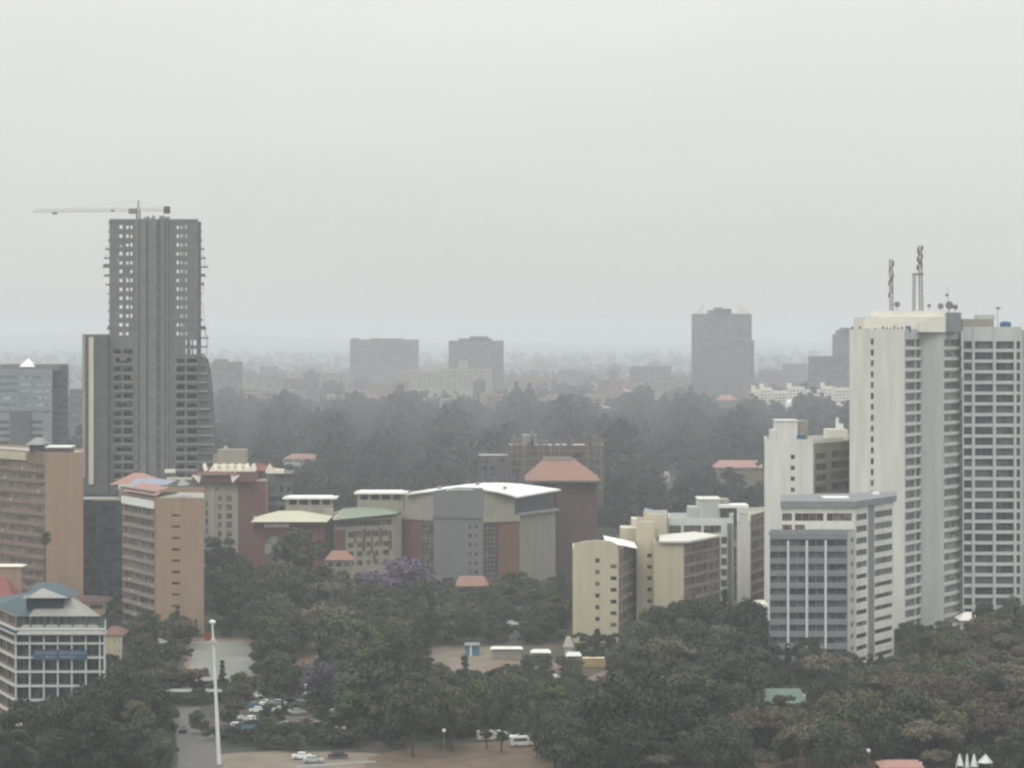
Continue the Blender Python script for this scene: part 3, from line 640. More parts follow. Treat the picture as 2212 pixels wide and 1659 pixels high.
mb = MB(); mb.hip(PX(382, 803), PX(404, 803), 803, 812, PZ(1049, 803), PZ(1036, 807), PX(390, 807), PX(396, 807), M_concl); part('roof_vent', mb, ts.t)
lb = Bld('lilac_roofed_block', 'block with lilac and red roof just behind the salmon roof', [(256, 900), (354, 900), (354, 925), (256, 925)], 1056, wall=M_beige2, parapet=0)
mb = MB(); mb.hip(PX(276, 896), PX(358, 896), 896, 926, lb.zt + 1.5, PZ(1033, 911), PX(296, 911), PX(330, 911), M_lilac); mb.hip(PX(238, 930), PX(345, 930), 927, 950, PZ(1046, 930), PZ(1021, 940), PX(290, 940), PX(310, 940), M_pink); part('hip_roof', mb, lb.t)
# dark glass building between the tan ones
dg = Bld('dark_glass_block', 'dark blue glass block between the two tan buildings', [(178, 890), (264, 890), (264, 920), (178, 920)], 1079, wall=M_bglass, faces={
    0: [dict(y=1100, pitch=3.6, n=14, h=2.3, bays=6, mg=.4, gap=.25, glass=glass('deep_blue_glass', (.03, .04, .05)), nx=2, depth=.12, frame=M_bglass)]})
mb = MB(); mb.box(PX(196, 888), PX(262, 888), 889.6, 889.97, PZ(1081, 890), PZ(1077, 890), M_yell); part('cornice', mb, dg.t)
# far-left tan building
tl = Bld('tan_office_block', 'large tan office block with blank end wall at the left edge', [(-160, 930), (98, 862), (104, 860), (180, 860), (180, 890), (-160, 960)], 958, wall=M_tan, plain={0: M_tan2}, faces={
    0: [dict(z=PZ(1008, 862), pitch=3.6, n=13, h=1.5, bays=14, mg=1, gap=.8, nx=3, ac=.14, glass=glass('dusty_brown_glass', (.10, .085, .075), curtain=(.16, .14, .12)), depth=.25)]}, parapet=.8)
P0, d, L = tl.F(0); mb = MB()
mb.obox(P0, d, .2, L - 12, 0, .8, tl.zt - 3.2, tl.zt - .6, M_yell); part('cornice', mb, tl.t)
mb = MB()
for k in range(13): zz = PZ(1008, 862) - 1.8 - k * 3.6; mb.obox(P0, d, .2, L - .3, 0, .45, zz - .35, zz + .35, M_tan2)
part('floor_edge', mb, tl.t)
mb = MB(); mb.box(PX(56, 862), PX(86, 862), 868, 878, tl.zt - .8, tl.zt + 2.2, M_conc2); mb.hip(PX(54, 866), PX(92, 866), 866, 880, tl.zt + 2.2, PZ(945, 872), PX(78, 872), PX(90, 872), M_concl); mb.box(PX(96, 862), PX(150, 862), 864, 874, tl.zt + 1.3, tl.zt + 1.8, M_whitem); mb.box(PX(100, 862), PX(148, 862), 865, 873, tl.zt - .78, tl.zt + 1.29, M_conc2); part('roof_house', mb, tl.t)

# ================================================================== unfinished tower
Yu = 1060; pit = 3.62
ut = thing('unfinished_tower', 'tall unfinished concrete tower with open floors and a crane on top', 'building', (PX(333, Yu), Yu + 8, 0))
ztop = PZ(478, Yu)
mb = MB(); X = lambda px: PX(px, Yu)
nfl = int(ztop / pit)
zk = [ztop - .4 - pit * k for k in range(nfl + 1)]
P0, P1 = (X(236), Yu), (X(428), Yu)
holes = []
def uh(a, b): return (face_u(P0, P1, a), face_u(P0, P1, b))
for k in range(nfl - 1):
    z0 = zk[k] - pit
    if k < 13:
        L_ = [(258, 267), (272.5, 277.5), (281.5, 286)] if k < 11 else [(257.5, 268.5), (272, 279)]
        R_ = [(381.5, 386), (390.5, 397), (401.5, 407)]
        for a, b in L_ + R_:
            if random.random() < .04: continue
            h = random.choice([1.45, 1.3, 1.45, 1.15]); holes.append((*uh(a, b), z0 + .95, z0 + .95 + h))
    elif k < 15:
        holes.append((*uh(401, 407), z0 + .6, z0 + 2.7)); holes.append((*uh(412, 424), z0 + .5, z0 + 2.6))
    if k >= 14:
        for a, b in ((246, 262), (267, 287), (291, 305)) if k % 5 else ((250, 285),):
            holes.append((*uh(a, b), z0 + .7, z0 + random.uniform(2.3, 2.8)))
        if k > 14:
            for a, b in ((381, 399), (404, 426)): holes.append((*uh(a, b), z0 + .6, z0 + random.uniform(2.2, 2.8)))
    holes.append((*uh(341, 346), z0 + .5, z0 + random.choice([2.6, 2.0, 3.0])))
wall_face(mb, P0, P1, 0, ztop, holes, M_conc, depth=.3)
part('front_wall', mb, ut)
mb = MB()   # side and rear frames left open
for px in (236, 246, 259, 272, 288):
    mb.box(X(px), X(px) + .5, Yu + 7.3, Yu + 7.9, 0, ztop, M_conc2)
for px in (372, 388, 399, 410, 422):
    mb.box(X(px), X(px) + .5, Yu + 7.3, Yu + 7.9, 0, ztop, M_conc2)
part('rear_columns', mb, ut)
mb = MB(); mb.box(X(289), X(371), Yu + .32, Yu + 7.2, 0, ztop + .2, M_conc2); part('core', mb, ut)
mb = MB(); mb.box(X(236.5), X(288), Yu + 8.01, Yu + 8.3, 0, zk[14] - .5, M_conc2); mb.box(X(372), X(428), Yu + 8.01, Yu + 8.3, 0, zk[15] - .5, M_conc2); part('added_rear_wall', mb, ut)  # wall added behind the lower openings to make them look dark
mb = MB(); mb.box(X(428), X(428) + .3, Yu + .002, Yu + 7.9, 0, ztop, M_conc2); part('side_wall', mb, ut)
mb = MB()
for px, w, dep in ((290, 10, .5), (303, 14, 1.1), (321, 18, .7), (349, 7, 1.2), (358, 5, .9), (369, 4, .5)):
    mb.box(X(px), X(px + w), Yu - dep, Yu - .003, 0, ztop + .1, M_conc)
part('pier', mb, ut)
right = [433, 434, 435, 440, 443, 448, 443, 440, 435, 434, 434, 437, 444, 449, 447, 442, 437, 440, 446, 447, 444, 445][:16] + [min(460, 443 + (k_ - 16) * 1.9 + random.choice([0, 1.5, 3])) for k_ in range(16, 62)]
left = [234, 234, 233, 227, 224.5, 222, 224.5, 228, 233, 234, 233, 234, 231, 226, 224, 232] + [236] * 60
for k in range(nfl):
    z = zk[k]; mb = MB()
    m = M_conc if k < 15 else (M_concl if k % 2 or k % 3 == 0 else M_conc)
    mb.box(X(left[k]), X(236) - .01, Yu - .3, Yu + 3, z - .42, z + .2, m); mb.box(X(236), X(428) - .01, Yu + .33, Yu + 8, z - .22, z + .1, m); mb.box(X(428) + .31, X(right[k]), Yu - .3, Yu + 3, z - .42, z + .2, m)
    if 0 < k <= 15:
        for a_, b_ in ((236.2, 289), (372, 427.8)): mb.box(X(a_), X(b_), Yu - .18, Yu - .003, z - .18, z + .1, M_conc)
    if k > 15:
        for a_, b_ in ((244 + random.randint(0, 6), 306), (380, 427)): mb.box(X(a_), X(b_), Yu - .5, Yu - .003, z - .25, z + .12, M_concl)
    part('floor_slab', mb, ut)
for k in (2, 4, 7, 9, 12, 13, 14):   # props and netting between slab ends
    mb = MB()
    for px in (right[k] - 1.5,): mb.bar((X(px), Yu + 1, zk[k] - pit), (X(px), Yu + 1, zk[k] - .2), .12, M_concl)
    part('prop', mb, ut)
mb = MB()
mb.bar((X(438), Yu - .4, zk[9]), (X(449), Yu - .4, zk[14]), .07, M_steel); part('hoist_cable', mb, ut)
for k in range(1, 22):
    mb = MB()
    for e_ in (left[k], right[k]):
        sg = -1 if e_ < 300 else 1; base = 236 if sg < 0 else 428.5
        if abs(e_ - base) < 3 or e_ > 464: continue
        if random.random() < .75: mb.bar((X(e_ - sg * random.uniform(0, 3)), Yu + 1, zk[k]), (X(e_ - sg * random.uniform(2, 7)), Yu + 1, zk[k] + random.uniform(.8, 1.6)), .1, M_conc)
        if random.random() < .5: mb.box(X(min(base, e_)) + .1, X(max(base, e_)) - .1, Yu + .9, Yu + 1, zk[k] + .2, zk[k] + random.uniform(.5, 1.2), random.choice([M_conc, M_conc2, M_tan2]))
    a_ = random.uniform(238, 285); mb.box(X(a_), X(a_ + random.uniform(3, 12)), Yu - .12, Yu - .005, zk[k] - random.uniform(1, 2.6), zk[k] - .3, random.choice([M_concl, M_conc2, M_tan2, M_conc]))
    part('scaffolding', mb, ut)
mb = MB()   # flared lower right shoulder
pr = [(429.5, 0), (459, 0), (457, 930), (452, 850), (447, 800), (441, 775), (429.5, 768)]
pts = [(X(a), (PZ(b, Yu) if b else 0)) for a, b in pr]; n = len(pts)
mb.v += [(x, Yu + .5, z) for x, z in pts] + [(x, Yu + 14, z) for x, z in pts]; mb.mi(M_conc2)
mb.f.append(tuple(range(n))); mb.f.append(tuple(range(2 * n - 1, n - 1, -1))); mb.m += [0, 0]
for k in range(n): mb.f.append((k, n + k, n + (k + 1) % n, (k + 1) % n)); mb.m.append(0)
part('shoulder', mb, ut)
mb = MB()
mb.box(X(181), X(235.8), Yu - 4, Yu + 14, 0, PZ(726, Yu), M_conc2); mb.box(X(181), X(235.8), Yu - 4.3, Yu + 14.3, PZ(726, Yu) + .003, PZ(722, Yu), M_conc)
part('side_wing', mb, ut)
mb = MB(); mb.box(X(181.5), X(188), Yu - 4.6, Yu - 4.01, PZ(1030, Yu), PZ(724, Yu), M_beige); part('fin', mb, ut)
mb = MB(); mb.box(X(196), X(206), Yu - 4.9, Yu - 4.01, PZ(1045, Yu), PZ(728, Yu), M_cream); part('fin', mb, ut)
mb = MB()
for k in range(30): z = PZ(735, Yu) - 3.3 * k; mb.box(X(208), X(235), Yu - 4.2, Yu - 4.01, z - .2, z, M_conc)
part('spandrel', mb, ut)
mb = MB()   # formwork on the roof
for px, h in ((240, 1.2), (252, .8), (300, 1.5), (312, 2.0), (318, 2.6), (324, 1.6), (330, 2.9), (336, 1.2), (345, 2.6), (351, 2.9), (357, 2.1), (362, 2.4), (380, .8), (400, .9), (425, 1.0)):
    mb.bar((X(px), Yu + 2, ztop), (X(px), Yu + 2, ztop + h), .16, M_concl)
    if h > 1.4: mb.box(X(px) - .6, X(px) + .7, Yu + 1.6, Yu + 1.75, ztop + .3, ztop + h * .8, M_concl)
mb.box(X(236), X(428), Yu - .4, Yu - .3, ztop, ztop + .9, M_conc)
part('formwork', mb, ut)
# crane
cn = thing('tower_crane', 'tower crane with long thin jib above the unfinished tower', 'crane', (X(299), Yu + 5, ztop))
Yk = Yu + 5; xm = PX(299, Yk)
mb = MB(); lattice(mb, (xm, Yk, ztop), (xm, Yk, PZ(457, Yk)), 1.5, 4, M_craney, .16); part('mast', mb, cn)
mb = MB(); zj = PZ(456, Yk)
lattice(mb, (xm, Yk, zj), (xm, Yk, PZ(433, Yk)), 1.1, 3, M_craney, .1, .3); part('apex', mb, cn)
mb = MB(); n = 26; xe = PX(71, Yk); ze = PZ(459, Yk)
for i in range(n):
    a = Vector((xm, Yk, zj)).lerp(Vector((xe, Yk, ze)), i / n); b = Vector((xm, Yk, zj)).lerp(Vector((xe, Yk, ze)), (i + 1) / n); c = (a + b) / 2 + Vector((0, 0, 1.25))
    for s_ in (-.55, .55): mb.bar(a + Vector((0, s_, 0)), b + Vector((0, s_, 0)), .09, M_jib); mb.bar(a + Vector((0, s_, 0)), c, .05, M_jib); mb.bar(c, b + Vector((0, s_, 0)), .05, M_jib)
    if i < n - 1: mb.bar(c, c + (b - a), .08, M_jib)
part('jib', mb, cn)
mb = MB(); xc = PX(367, Yk)
for s_ in (-.6, .6): mb.bar((xm, Yk + s_, zj + .2), (xc, Yk + s_, zj + .2), .13, M_craney); mb.bar((xm, Yk + s_, zj + 1.1), (PX(350, Yk), Yk + s_, zj + 1.1), .06, M_craney)
part('counter_jib', mb, cn)
mb = MB(); mb.box(PX(354, Yk), PX(367, Yk), Yk - .9, Yk + .9, zj - 1.0, zj + 1.9, M_brick2); part('counterweight', mb, cn)
mb = MB(); mb.box(PX(279, Yk), PX(297, Yk), Yk - 1.8, Yk - .6, zj - 1.2, zj + .9, M_craney); part('cab', mb, cn)
mb = MB(); top = Vector((xm, Yk, PZ(434, Yk)))
for e in ((PX(240, Yk), Yk, zj + 1.2), (PX(150, Yk), Yk, zj + 1.2), (PX(362, Yk), Yk, zj + .6)): mb.bar(top, e, .04, M_craney)
part('tie_rod', mb, cn)
mb = MB(); xh = PX(118, Yk); mb.box(xh - .9, xh + .9, Yk - .5, Yk + .5, zj - 1.4, zj - .5, M_craney); mb.box(PX(240, Yk), PX(247, Yk), Yk - .5, Yk + .5, zj - .3, zj + .5, M_craney); part('trolley', mb, cn)

# ================================================================== far left glass offices
gl = Bld('glass_office', 'pale hazy glass office with a white pyramid skylight, at the left edge', [(-60, 1400), (112, 1400), (112, 1440), (-60, 1440)], 797, wall=mat('pale_glass_wall', (.22, .25, .26), var=.12, scale=.1), faces={
    0: [dict(y=912, pitch=3.7, n=6, h=1.8, bays=[(-40, 20), (68, 92)], glass=G_cool, depth=.3), dict(y=815, pitch=3.7, n=6, h=1.6, bays=[(-40, 38), (44, 66), (70, 110)], nx=8, glass=glass('hazy_glass', (.16, .19, .2)), depth=.15)]})
mb = MB(); x0, x1 = PX(36, 1396), PX(71, 1396); z = PZ(793, 1396); mb.hip(x0, x1, 1402, 1411, z, PZ(774, 1405), (x0 + x1) / 2 - .1, (x0 + x1) / 2 + .1, M_whitem); part('pyramid_skylight', mb, gl.t)
mb = MB(); mb.box(PX(0, 1404), PX(120, 1404), 1404, 1420, gl.zt - .9, PZ(787, 1404), M_conc); part('roof_house', mb, gl.t)
mb = MB(); mb.box(PX(22, 1398), PX(66, 1398), 1398, 1399.97, 0, PZ(888, 1398), M_conc2); part('dark_bay', mb, gl.t)
g2 = Bld('dark_office', 'darker hazy office block between the glass office and the unfinished tower', [(112.5, 1420), (148, 1420), (148, 1450), (112.5, 1450)], 788, wall=M_conc2, faces={
    0: [dict(y=820, pitch=3.7, n=14, h=1.5, bays=3, mg=1, gap=.8, glass=G_dark)]})

# ================================================================== bottom-left office
Yp = 605
pb = Bld('grid_office', 'low white gridded office with blue banner and hipped roof, in the lower left corner', [(-60, 648), (35, 605), (226, 605), (226, 632), (-60, 672)], 1326, wall=M_conc2, parapet=0, plain={0: M_tan2}, faces={
    1: [dict(y=1343, pitch=3.3, n=7, h=2.45, bays=[(37 + i * 30.2, 64 + i * 30.2) for i in range(6)], nx=2, glass=G_cool, depth=.7, frame=M_steel)],
    0: [dict(z=PZ(1343, 605), pitch=3.3, n=7, h=2.2, bays=5, mg=.8, gap=.9, nx=3, glass=G_brown, depth=.6)]})
P0, d, L = pb.F(1); P1 = (P0[0] + L, P0[1]); mb = MB()
for k in range(8):
    z = PZ(1358.5, Yp) - k * 3.3
    if z > 0: mb.obox(P0, d, -.3, L + .3, 0, 1.1, z - .22, z + .22, M_grid)
part('floor_edge', mb, pb.t)
for i in range(7):
    mb = MB(); u = face_u(P0, P1, 35.5 + i * 30.2); mb.obox(P0, d, u - .17, u + .17, 0, .95, 0, pb.zt - .1, M_grid); part('pier', mb, pb.t)
mb = MB(); mb.obox(P0, d, L - .1, L + .3, 0, 1.0, 0, pb.zt - .1, M_grid); part('pier', mb, pb.t)
P0b, db, Lb = pb.F(0); mb = MB()
for k in range(7): z = PZ(1358.5, Yp) - k * 3.3; mb.obox(P0b, db, 0, Lb, 0, .7, z - .2, z + .2, M_grid)
part('floor_edge', mb, pb.t)
mb = MB(); z = pb.zt
xl, xr = PX(-64, 603), PX(229, 603)
E = (PX(105, 616), 616, PZ(1270, 616)); G = (PX(130, 616), 616, PZ(1268, 616))
A_ = (PX(35, 603), 603, z + .02); B_ = (PX(229, 603), 603, z + .02); C_ = (PX(229, 634), 634, z + .02); D_ = (PX(-60, 674), 674, z + .02); S_ = (PX(-64, 650), 649, z + .02)
mb.quad([A_, B_, G, E], M_hipg); mb.quad([B_, C_, G], M_hipg); mb.quad([C_, D_, E, G], M_hipb); mb.quad([D_, S_, E], M_hipb); mb.quad([S_, A_, E], M_hipb); mb.quad([A_, S_, D_, C_, B_], M_conc)
part('hip_roof', mb, pb.t)
mb = MB(); mb.obox(P0, d, -.4, L + .4, 0, 1.2, z - .25, z + .015, M_grid); mb.obox(P0b, db, 0, Lb, 0, .9, z - .25, z + .015, M_cool); part('eaves', mb, pb.t)
mb = MB(); Y = 609
zl = PZ(1292, Y)
mb.box(PX(55, Y), PX(135, Y), Y + 1, Y + 14, zl - 3, zl, M_bluedk); part('lantern', mb, pb.t)
mb = MB(); mb.hip(PX(48, Y), PX(148, Y), Y - .6, Y + 16, zl + .003, PZ(1258, 616), PX(80, 616), PX(118, 616), M_hipb, m2=M_bluedk); part('lantern_roof', mb, pb.t)
mb = MB(); mb.quad([(PX(56, Y), Y - .8, zl + .1), (PX(150, Y), Y - .8, zl + .1), (PX(88, Y), Y + 2.6, PZ(1270, 611.6))], M_hipg); mb.quad([(PX(48, Y), Y - 1, zl + .02), (PX(68, Y), Y - 1, zl + .02), (PX(66, Y), Y - .2, zl + .8), (PX(54, Y), Y - .2, zl + .8)], M_concl); part('lantern_gable', mb, pb.t)
# banner with pale illegible lettering
bn = thing('banner', 'long blue banner with two rows of pale lettering, hung on the gridded office', 'banner', (PX(128, 603), 603.6, PZ(1426, 603)))
M_ban = mat('blue_banner_cloth', (.045, .095, .16), var=.15, scale=.5); M_let = mat('pale_banner_lettering', (.30, .36, .38), var=.1)
mb = MB(); mb.box(PX(70, 603), PX(186, 603), 603.55, 603.62, PZ(1411 + 15, 603), PZ(1411 - 10 + 3, 603), M_ban); part('cloth', mb, bn)
mb = MB(); zz = PZ(1412, 603)
def strokes(px0, px1, zc, h):
    x = PX(px0, 603)
    while x < PX(px1, 603):
        w = random.uniform(.32, .5)
        for _ in range(3):
            a, b = random.random(), random.random()
            mb.bar((x + a * w, 603.5, zc - h / 2 if random.random() < .5 else zc), (x + b * w, 603.5, zc + h / 2), .05, M_let)
        mb.bar((x, 603.5, zc - h / 2), (x, 603.5, zc + h / 2), .06, M_let); x += w + .16
strokes(77, 118, PZ(1411, 603), .62); strokes(128, 138, PZ(1411, 603), .62); strokes(144, 183, PZ(1411, 603), .62)
strokes(98, 120, PZ(1420, 603), .55); strokes(128, 162, PZ(1420, 603), .55)
part('lettering', mb, bn)
# low white wing at its foot
lw = Bld('porch', 'pale flat porch at the foot of the gridded office', [(28, 590), (86, 590), (86, 603), (28, 603)], 1568, wall=M_cool, roof=M_roofg, parapet=.3)

# ================================================================== small houses and sheds
def house(name, label, px0, px1, Y, D, yeave, yridge, wm, rm, win=3, glassm=G_dark, rr=.25, fl=1, cat='house', group=None):
    if Y < 0: Y = (H + Y) * F / (yeave - HY)       # Y < 0 gives the height of the eaves instead
    b = Bld(name, label, [(px0, Y), (px1, Y), (px1, Y + D), (px0, Y + D)], yeave, cat=cat, wall=wm, parapet=0, group=group,
            faces={0: [dict(z=max(1.7, PZ(yeave, Y) - 1.6), pitch=3, n=fl, h=1.3, bays=win, mg=.8, gap=1.2, glass=glassm)]} if win else None)
    mb = MB(); w = px1 - px0
    mb.hip(PX(px0, Y) - .5, PX(px1, Y) + .5, Y - .6, Y + D + .6, b.zt + .005, PZ(yridge, Y + D / 2), PX(px0 + w * rr, Y + D / 2), PX(px1 - w * rr, Y + D / 2), rm); part('hip_roof', mb, b.t)
    return b
house('cream_house', 'cream walled house with dull red roof, beside the gridded office', 229, 264, -8, 12, 1372, 1352, M_yell, M_brick, 3, rr=.3, fl=2)
house('red_roofed_house', 'dull red roof just behind the gridded office', 150, 228, -8, 14, 1300, 1286, M_tan, M_brick2, 2)
house('brick_lodge', 'brick red house at the left edge above the gridded office', -40, 30, -8, 14, 1300, 1246, M_tan, M_red, 2)
house('white_roof_shed', 'bright cream flat roof at the left edge before the tan office', -20, 46, 840, 8, 1224, 1218, M_tan, M_cream2, 0, cat='shed', rr=.02)
house('orange_roofed_house', 'small bright orange roofed house below the brick patterned campus block', 703, 760, 905, 10, 1210, 1189, M_beige2, M_orange, 3)
house('orange_roofed_house', 'orange roofed house at the foot of the vaulted office', 986, 1052, 915, 12, 1266, 1244, M_beige2, M_orange, 3, rr=.1)
house('pink_roofed_house', 'pale hazy pink roofed villa in the wood', 612, 694, -5, 14, 991, 980, M_cool, M_pink, 4)
house('long_pink_roof', 'long pink roofed hall in the wood left of the white block', 1545, 1660, -8, 22, 1010, 994, M_tan2, M_pink, 6, rr=.08)
house('white_hut', 'small white hut among the dark trees, left of the white block', 1434, 1446, -4, 5, 1026, 1018, M_cream, M_concl, 1, cat='hut')
house('white_hut', 'tiny white hut higher in the wood, above the other white hut', 1458, 1466, -4, 6, 990, 978, M_cool, M_whitem, 0, cat='hut')
house('white_shed', 'long white roofed shed in front of the trees, right of the blue kiosk', 1062, 1126, -3, 3, 1402, 1396, M_beige2, M_roofw, 0, cat='shed', rr=.03)
house('white_shed', 'short white roofed shed, middle one of three below the cream block', 1149, 1187, -3, 3, 1410, 1402, M_beige2, M_roofw, 2, cat='shed', rr=.03)
house('white_shed', 'white roofed shed right under the foot of the cream block', 1226, 1253, -3, 3, 1417, 1408, M_beige2, M_roofw, 0, cat='shed', rr=.03)
house('teal_roofed_hall', 'low hall with pale teal roof among the trees before the striped office', 1642, 1740, -4, 16, 1519, 1487, M_beige2, mat('teal_sheet_roof', (.12, .165, .15), var=.12), 0, cat='hall', rr=.12)
house('salmon_shed', 'thin salmon roofed shed in front of the teal roofed hall', 1650, 1695, -3, 5, 1526, 1518, M_beige2, M_pink, 0, cat='shed')
house('pink_roofed_house', 'pink tiled roof cut by the bottom edge of the picture', 1906, 1992, -4, 7, 1658, 1641, M_beige2, M_pink, 0, rr=.12)
house('green_shed', 'pale green roofed lodge at the foot of the white tower', 2075, 2112, -5, 8, 1340, 1322, M_cream, M_cream2, 2, cat='lodge')
house('white_lodge', 'cream roofed lodge between the cream blocks and the striped office', 1623, 1660, 800, 8, 1310, 1296, M_cream, M_cream2, 2, cat='lodge')
house('grey_roofed_hall', 'pale grey roofed hall showing through the trees right of the tan slab', 472, 520, -5, 10, 1250, 1236, M_beige2, M_concl, 3, cat='hall')
house('white_bungalow', 'white walled bungalow in the trees left of the purple tree', 606, 664, 905, 9, 1252, 1238, M_cool, M_roofw, 4)
house('dark_shed', 'small tan shed at the left foot of the cream block', 1220, 1236, 742, 4, 1398, 1374, M_cream, M_beige, 0, cat='shed')
# yellow container, carports, kiosk
def carport(px0, px1, Y, D, z, label, rm):
    t = thing('carport', label, 'carport', (PX((px0 + px1) / 2, Y), Y + D / 2, 0)); mb = MB()
    mb.box(PX(px0, Y), PX(px1, Y), Y, Y + D, z, z + .3, rm); part('canopy_roof', mb, t)
    mb = MB(); n = max(2, int((PX(px1, Y) - PX(px0, Y)) / 4))
    for i in range(n + 1):
        x = PX(px0, Y) + .2 + i * (PX(px1, Y) - PX(px0, Y) - .4) / n
        for y in (Y + .2, Y + D - .2): mb.bar((x, y, 0), (x, y, z), .08, M_steel)
    part('posts', mb, t)
carport(351, 411, 650, 5, 2.6, 'thin pale carport left of the tall lamp mast', M_concl)
carport(436, 537, 650, 5, 2.6, 'long pale carport just behind the tall lamp mast', M_concl)
carport(1396, 1437, 678, 4, 2.6, 'small white carport at the foot of the dark round trees', M_concl)
t = thing('shipping_container', 'yellow container standing in the clearing below the cream block', 'container', (PX(1283, 719), 721, 0)); x0, x1 = PX(1259, 719), PX(1308, 719)
M_yc = mat('yellow_container_paint', (.42, .33, .17), var=.1)
mb = MB(); mb.box(x0, x1, 719, 721.6, .15, 2.5, M_yc)
for i in range(20): x = x0 + .2 + i * (x1 - x0 - .4) / 19; mb.box(x - .06, x + .06, 718.94, 718.99, .3, 2.4, M_yc)
part('body', mb, t); mb = MB(); mb.box(x0 - .1, x1 - .3, 718.8, 721.8, 2.503, 2.7, mat('cream_cover', (.6, .52, .36))); part('cover', mb, t)
t = thing('kiosk', 'bright blue kiosk with pale roof and white post on the bare earth', 'kiosk', (PX(1019, 745), 748, 0))
mb = MB(); M_kb = mat('blue_kiosk_sheet', (.09, .21, .32), var=.12); mb.bar((PX(1020, 748), 748, 0), (PX(1020, 748), 748, 2.9), 2.1, M_kb, 12); part('body', mb, t)
mb = MB(); mb.box(PX(1003, 745), PX(1036, 745), 745, 751, 2.95, 3.25, M_concl); part('canopy_roof', mb, t)
mb = MB(); mb.bar((PX(1017, 745.4), 745.4, 0), (PX(1017, 745.4), 745.4, 2.94), .28, M_whitem, 8); part('post', mb, t)
t = thing('billboard', 'small blue hoarding on two legs below the car park', 'billboard', (PX(538, 590), 590, 0))
mb = MB(); mb.box(PX(521, 590), PX(554, 590), 589.9, 590, 1.6, 3.6, mat('blue_hoarding', (.10, .17, .25), var=.25, scale=.8)); part('board', mb, t)
mb = MB()
for px in (526, 549): mb.bar((PX(px, 590), 590.1, 0), (PX(px, 590), 590.1, 3.4), .09, M_steel)
part('legs', mb, t)
# umbrellas bottom right
for i, (px, w, hh) in enumerate(((2073, 18, 24), (2089, 10, 28), (2104, 17, 26), (2128, 36, 16))):
    Y = 549 + i * .5; x = PX(px, Y); z = PZ(1632, Y); t = thing('market_umbrella', ['white umbrella at the left end of the bright row', 'narrow folded white umbrella, second in the bright row', 'white umbrella with upright flap, third in the bright row', 'widest white umbrella at the right end of the bright row'][i], 'umbrella', (x, Y, 0), 'white umbrellas at the bottom edge')
    r = w / 2 / F * Y; mb = MB(); mb.bar((x, Y, z - hh / F * Y * .9), (x, Y, z + .3), (r, .15), M_whitem, 8); part('canopy', mb, t)
    mb = MB(); mb.bar((x, Y, 0), (x, Y, z), .06, M_steel); part('pole', mb, t)
    mb = MB()
    for s_ in (-1, 1): mb.bar((x + s_ * r * .8, Y, z - hh / F * Y * .9 - .9), (x + s_ * r * .8, Y, z - hh / F * Y * .9), .12, M_whitem)
    part('valance', mb, t)

# ================================================================== tall lamp mast, lamps
Yl = 557; t = thing('lamp_mast', 'very tall white lamp mast standing by the road', 'lamp mast', (PX(473, Yl), Yl, 0))
M_pole = mat('white_mast_paint', (.66, .68, .68), rough=.5, var=.05)
xb, xt = PX(473.5, Yl), PX(459, Yl); zt = PZ(1352, Yl)
mb = MB(); mb.bar((xb, Yl, 0), (xt, Yl, zt), (.48, .2), M_pole, 12); part('shaft', mb, t)
mb = MB(); mb.dome((xt, Yl, PZ(1344, Yl)), .75, M_pole, rz=.55); mb.bar((xt, Yl, zt - .2), (xt, Yl, zt + .4), .3, M_pole, 8); part('lamp_head', mb, t)
mb = MB()
zr_ = PZ(1385, Yl); xr_ = PX(460.5, Yl)
mb.bar((xr_, Yl, zr_ - .5), (xr_, Yl, zr_ + .5), .5, M_steelp, 10)
for j in range(6): a = j * math.pi / 3; mb.box(xr_ + .8 * math.cos(a) - .2, xr_ + .8 * math.cos(a) + .2, Yl + .8 * math.sin(a) - .2, Yl + .8 * math.sin(a) + .2, zr_ - .4, zr_, M_steelp)
part('lamp_ring', mb, t)
mb = MB(); mb.box(PX(444, Yl), PX(455, Yl), Yl - .1, Yl + .1, PZ(1384, Yl), PZ(1368, Yl), mat('red_flag_cloth', (.25, .04, .035))); mb.bar((PX(444, Yl), Yl, PZ(1367.5, Yl)), (PX(459.5, Yl), Yl, PZ(1367.5, Yl)), .06, M_steel); part('red_pennant', mb, t)
M_globe = mat('white_lamp_globe', (.8, .8, .78), rough=.4, var=.03)
GL = [(1890, 1462, 6.5), (1952, 1469, 6.5), (1838, 1476 + 18, 6), (1741, 1605 + 0, 5.5), (1876, 1622, 5.5), (959, 1578, 6)]
GN = ['before the foot of the striped office', 'beside the right corner of the striped office', 'in the brown trees below the striped office', 'low in the dark trees near the bottom edge', 'just above the pink tiled roof', 'near the brown grass at the bottom']
for (px, py, h), wh in zip(GL, GN):
    Y = (H - h) * F / (py - HY); x = PX(px, Y)
    t = thing('street_lamp', 'pale globe street lamp ' + wh, 'street lamp', (x, Y, 0), 'globe street lamps')
    mb = MB(); mb.bar((x, Y, 0), (x, Y, h - .3), .09, M_steel, 6); part('pole', mb, t)
    mb = MB(); mb.dome((x, Y, h), .42, M_globe, seg=10, rings=6); part('lamp_globe', mb, t)

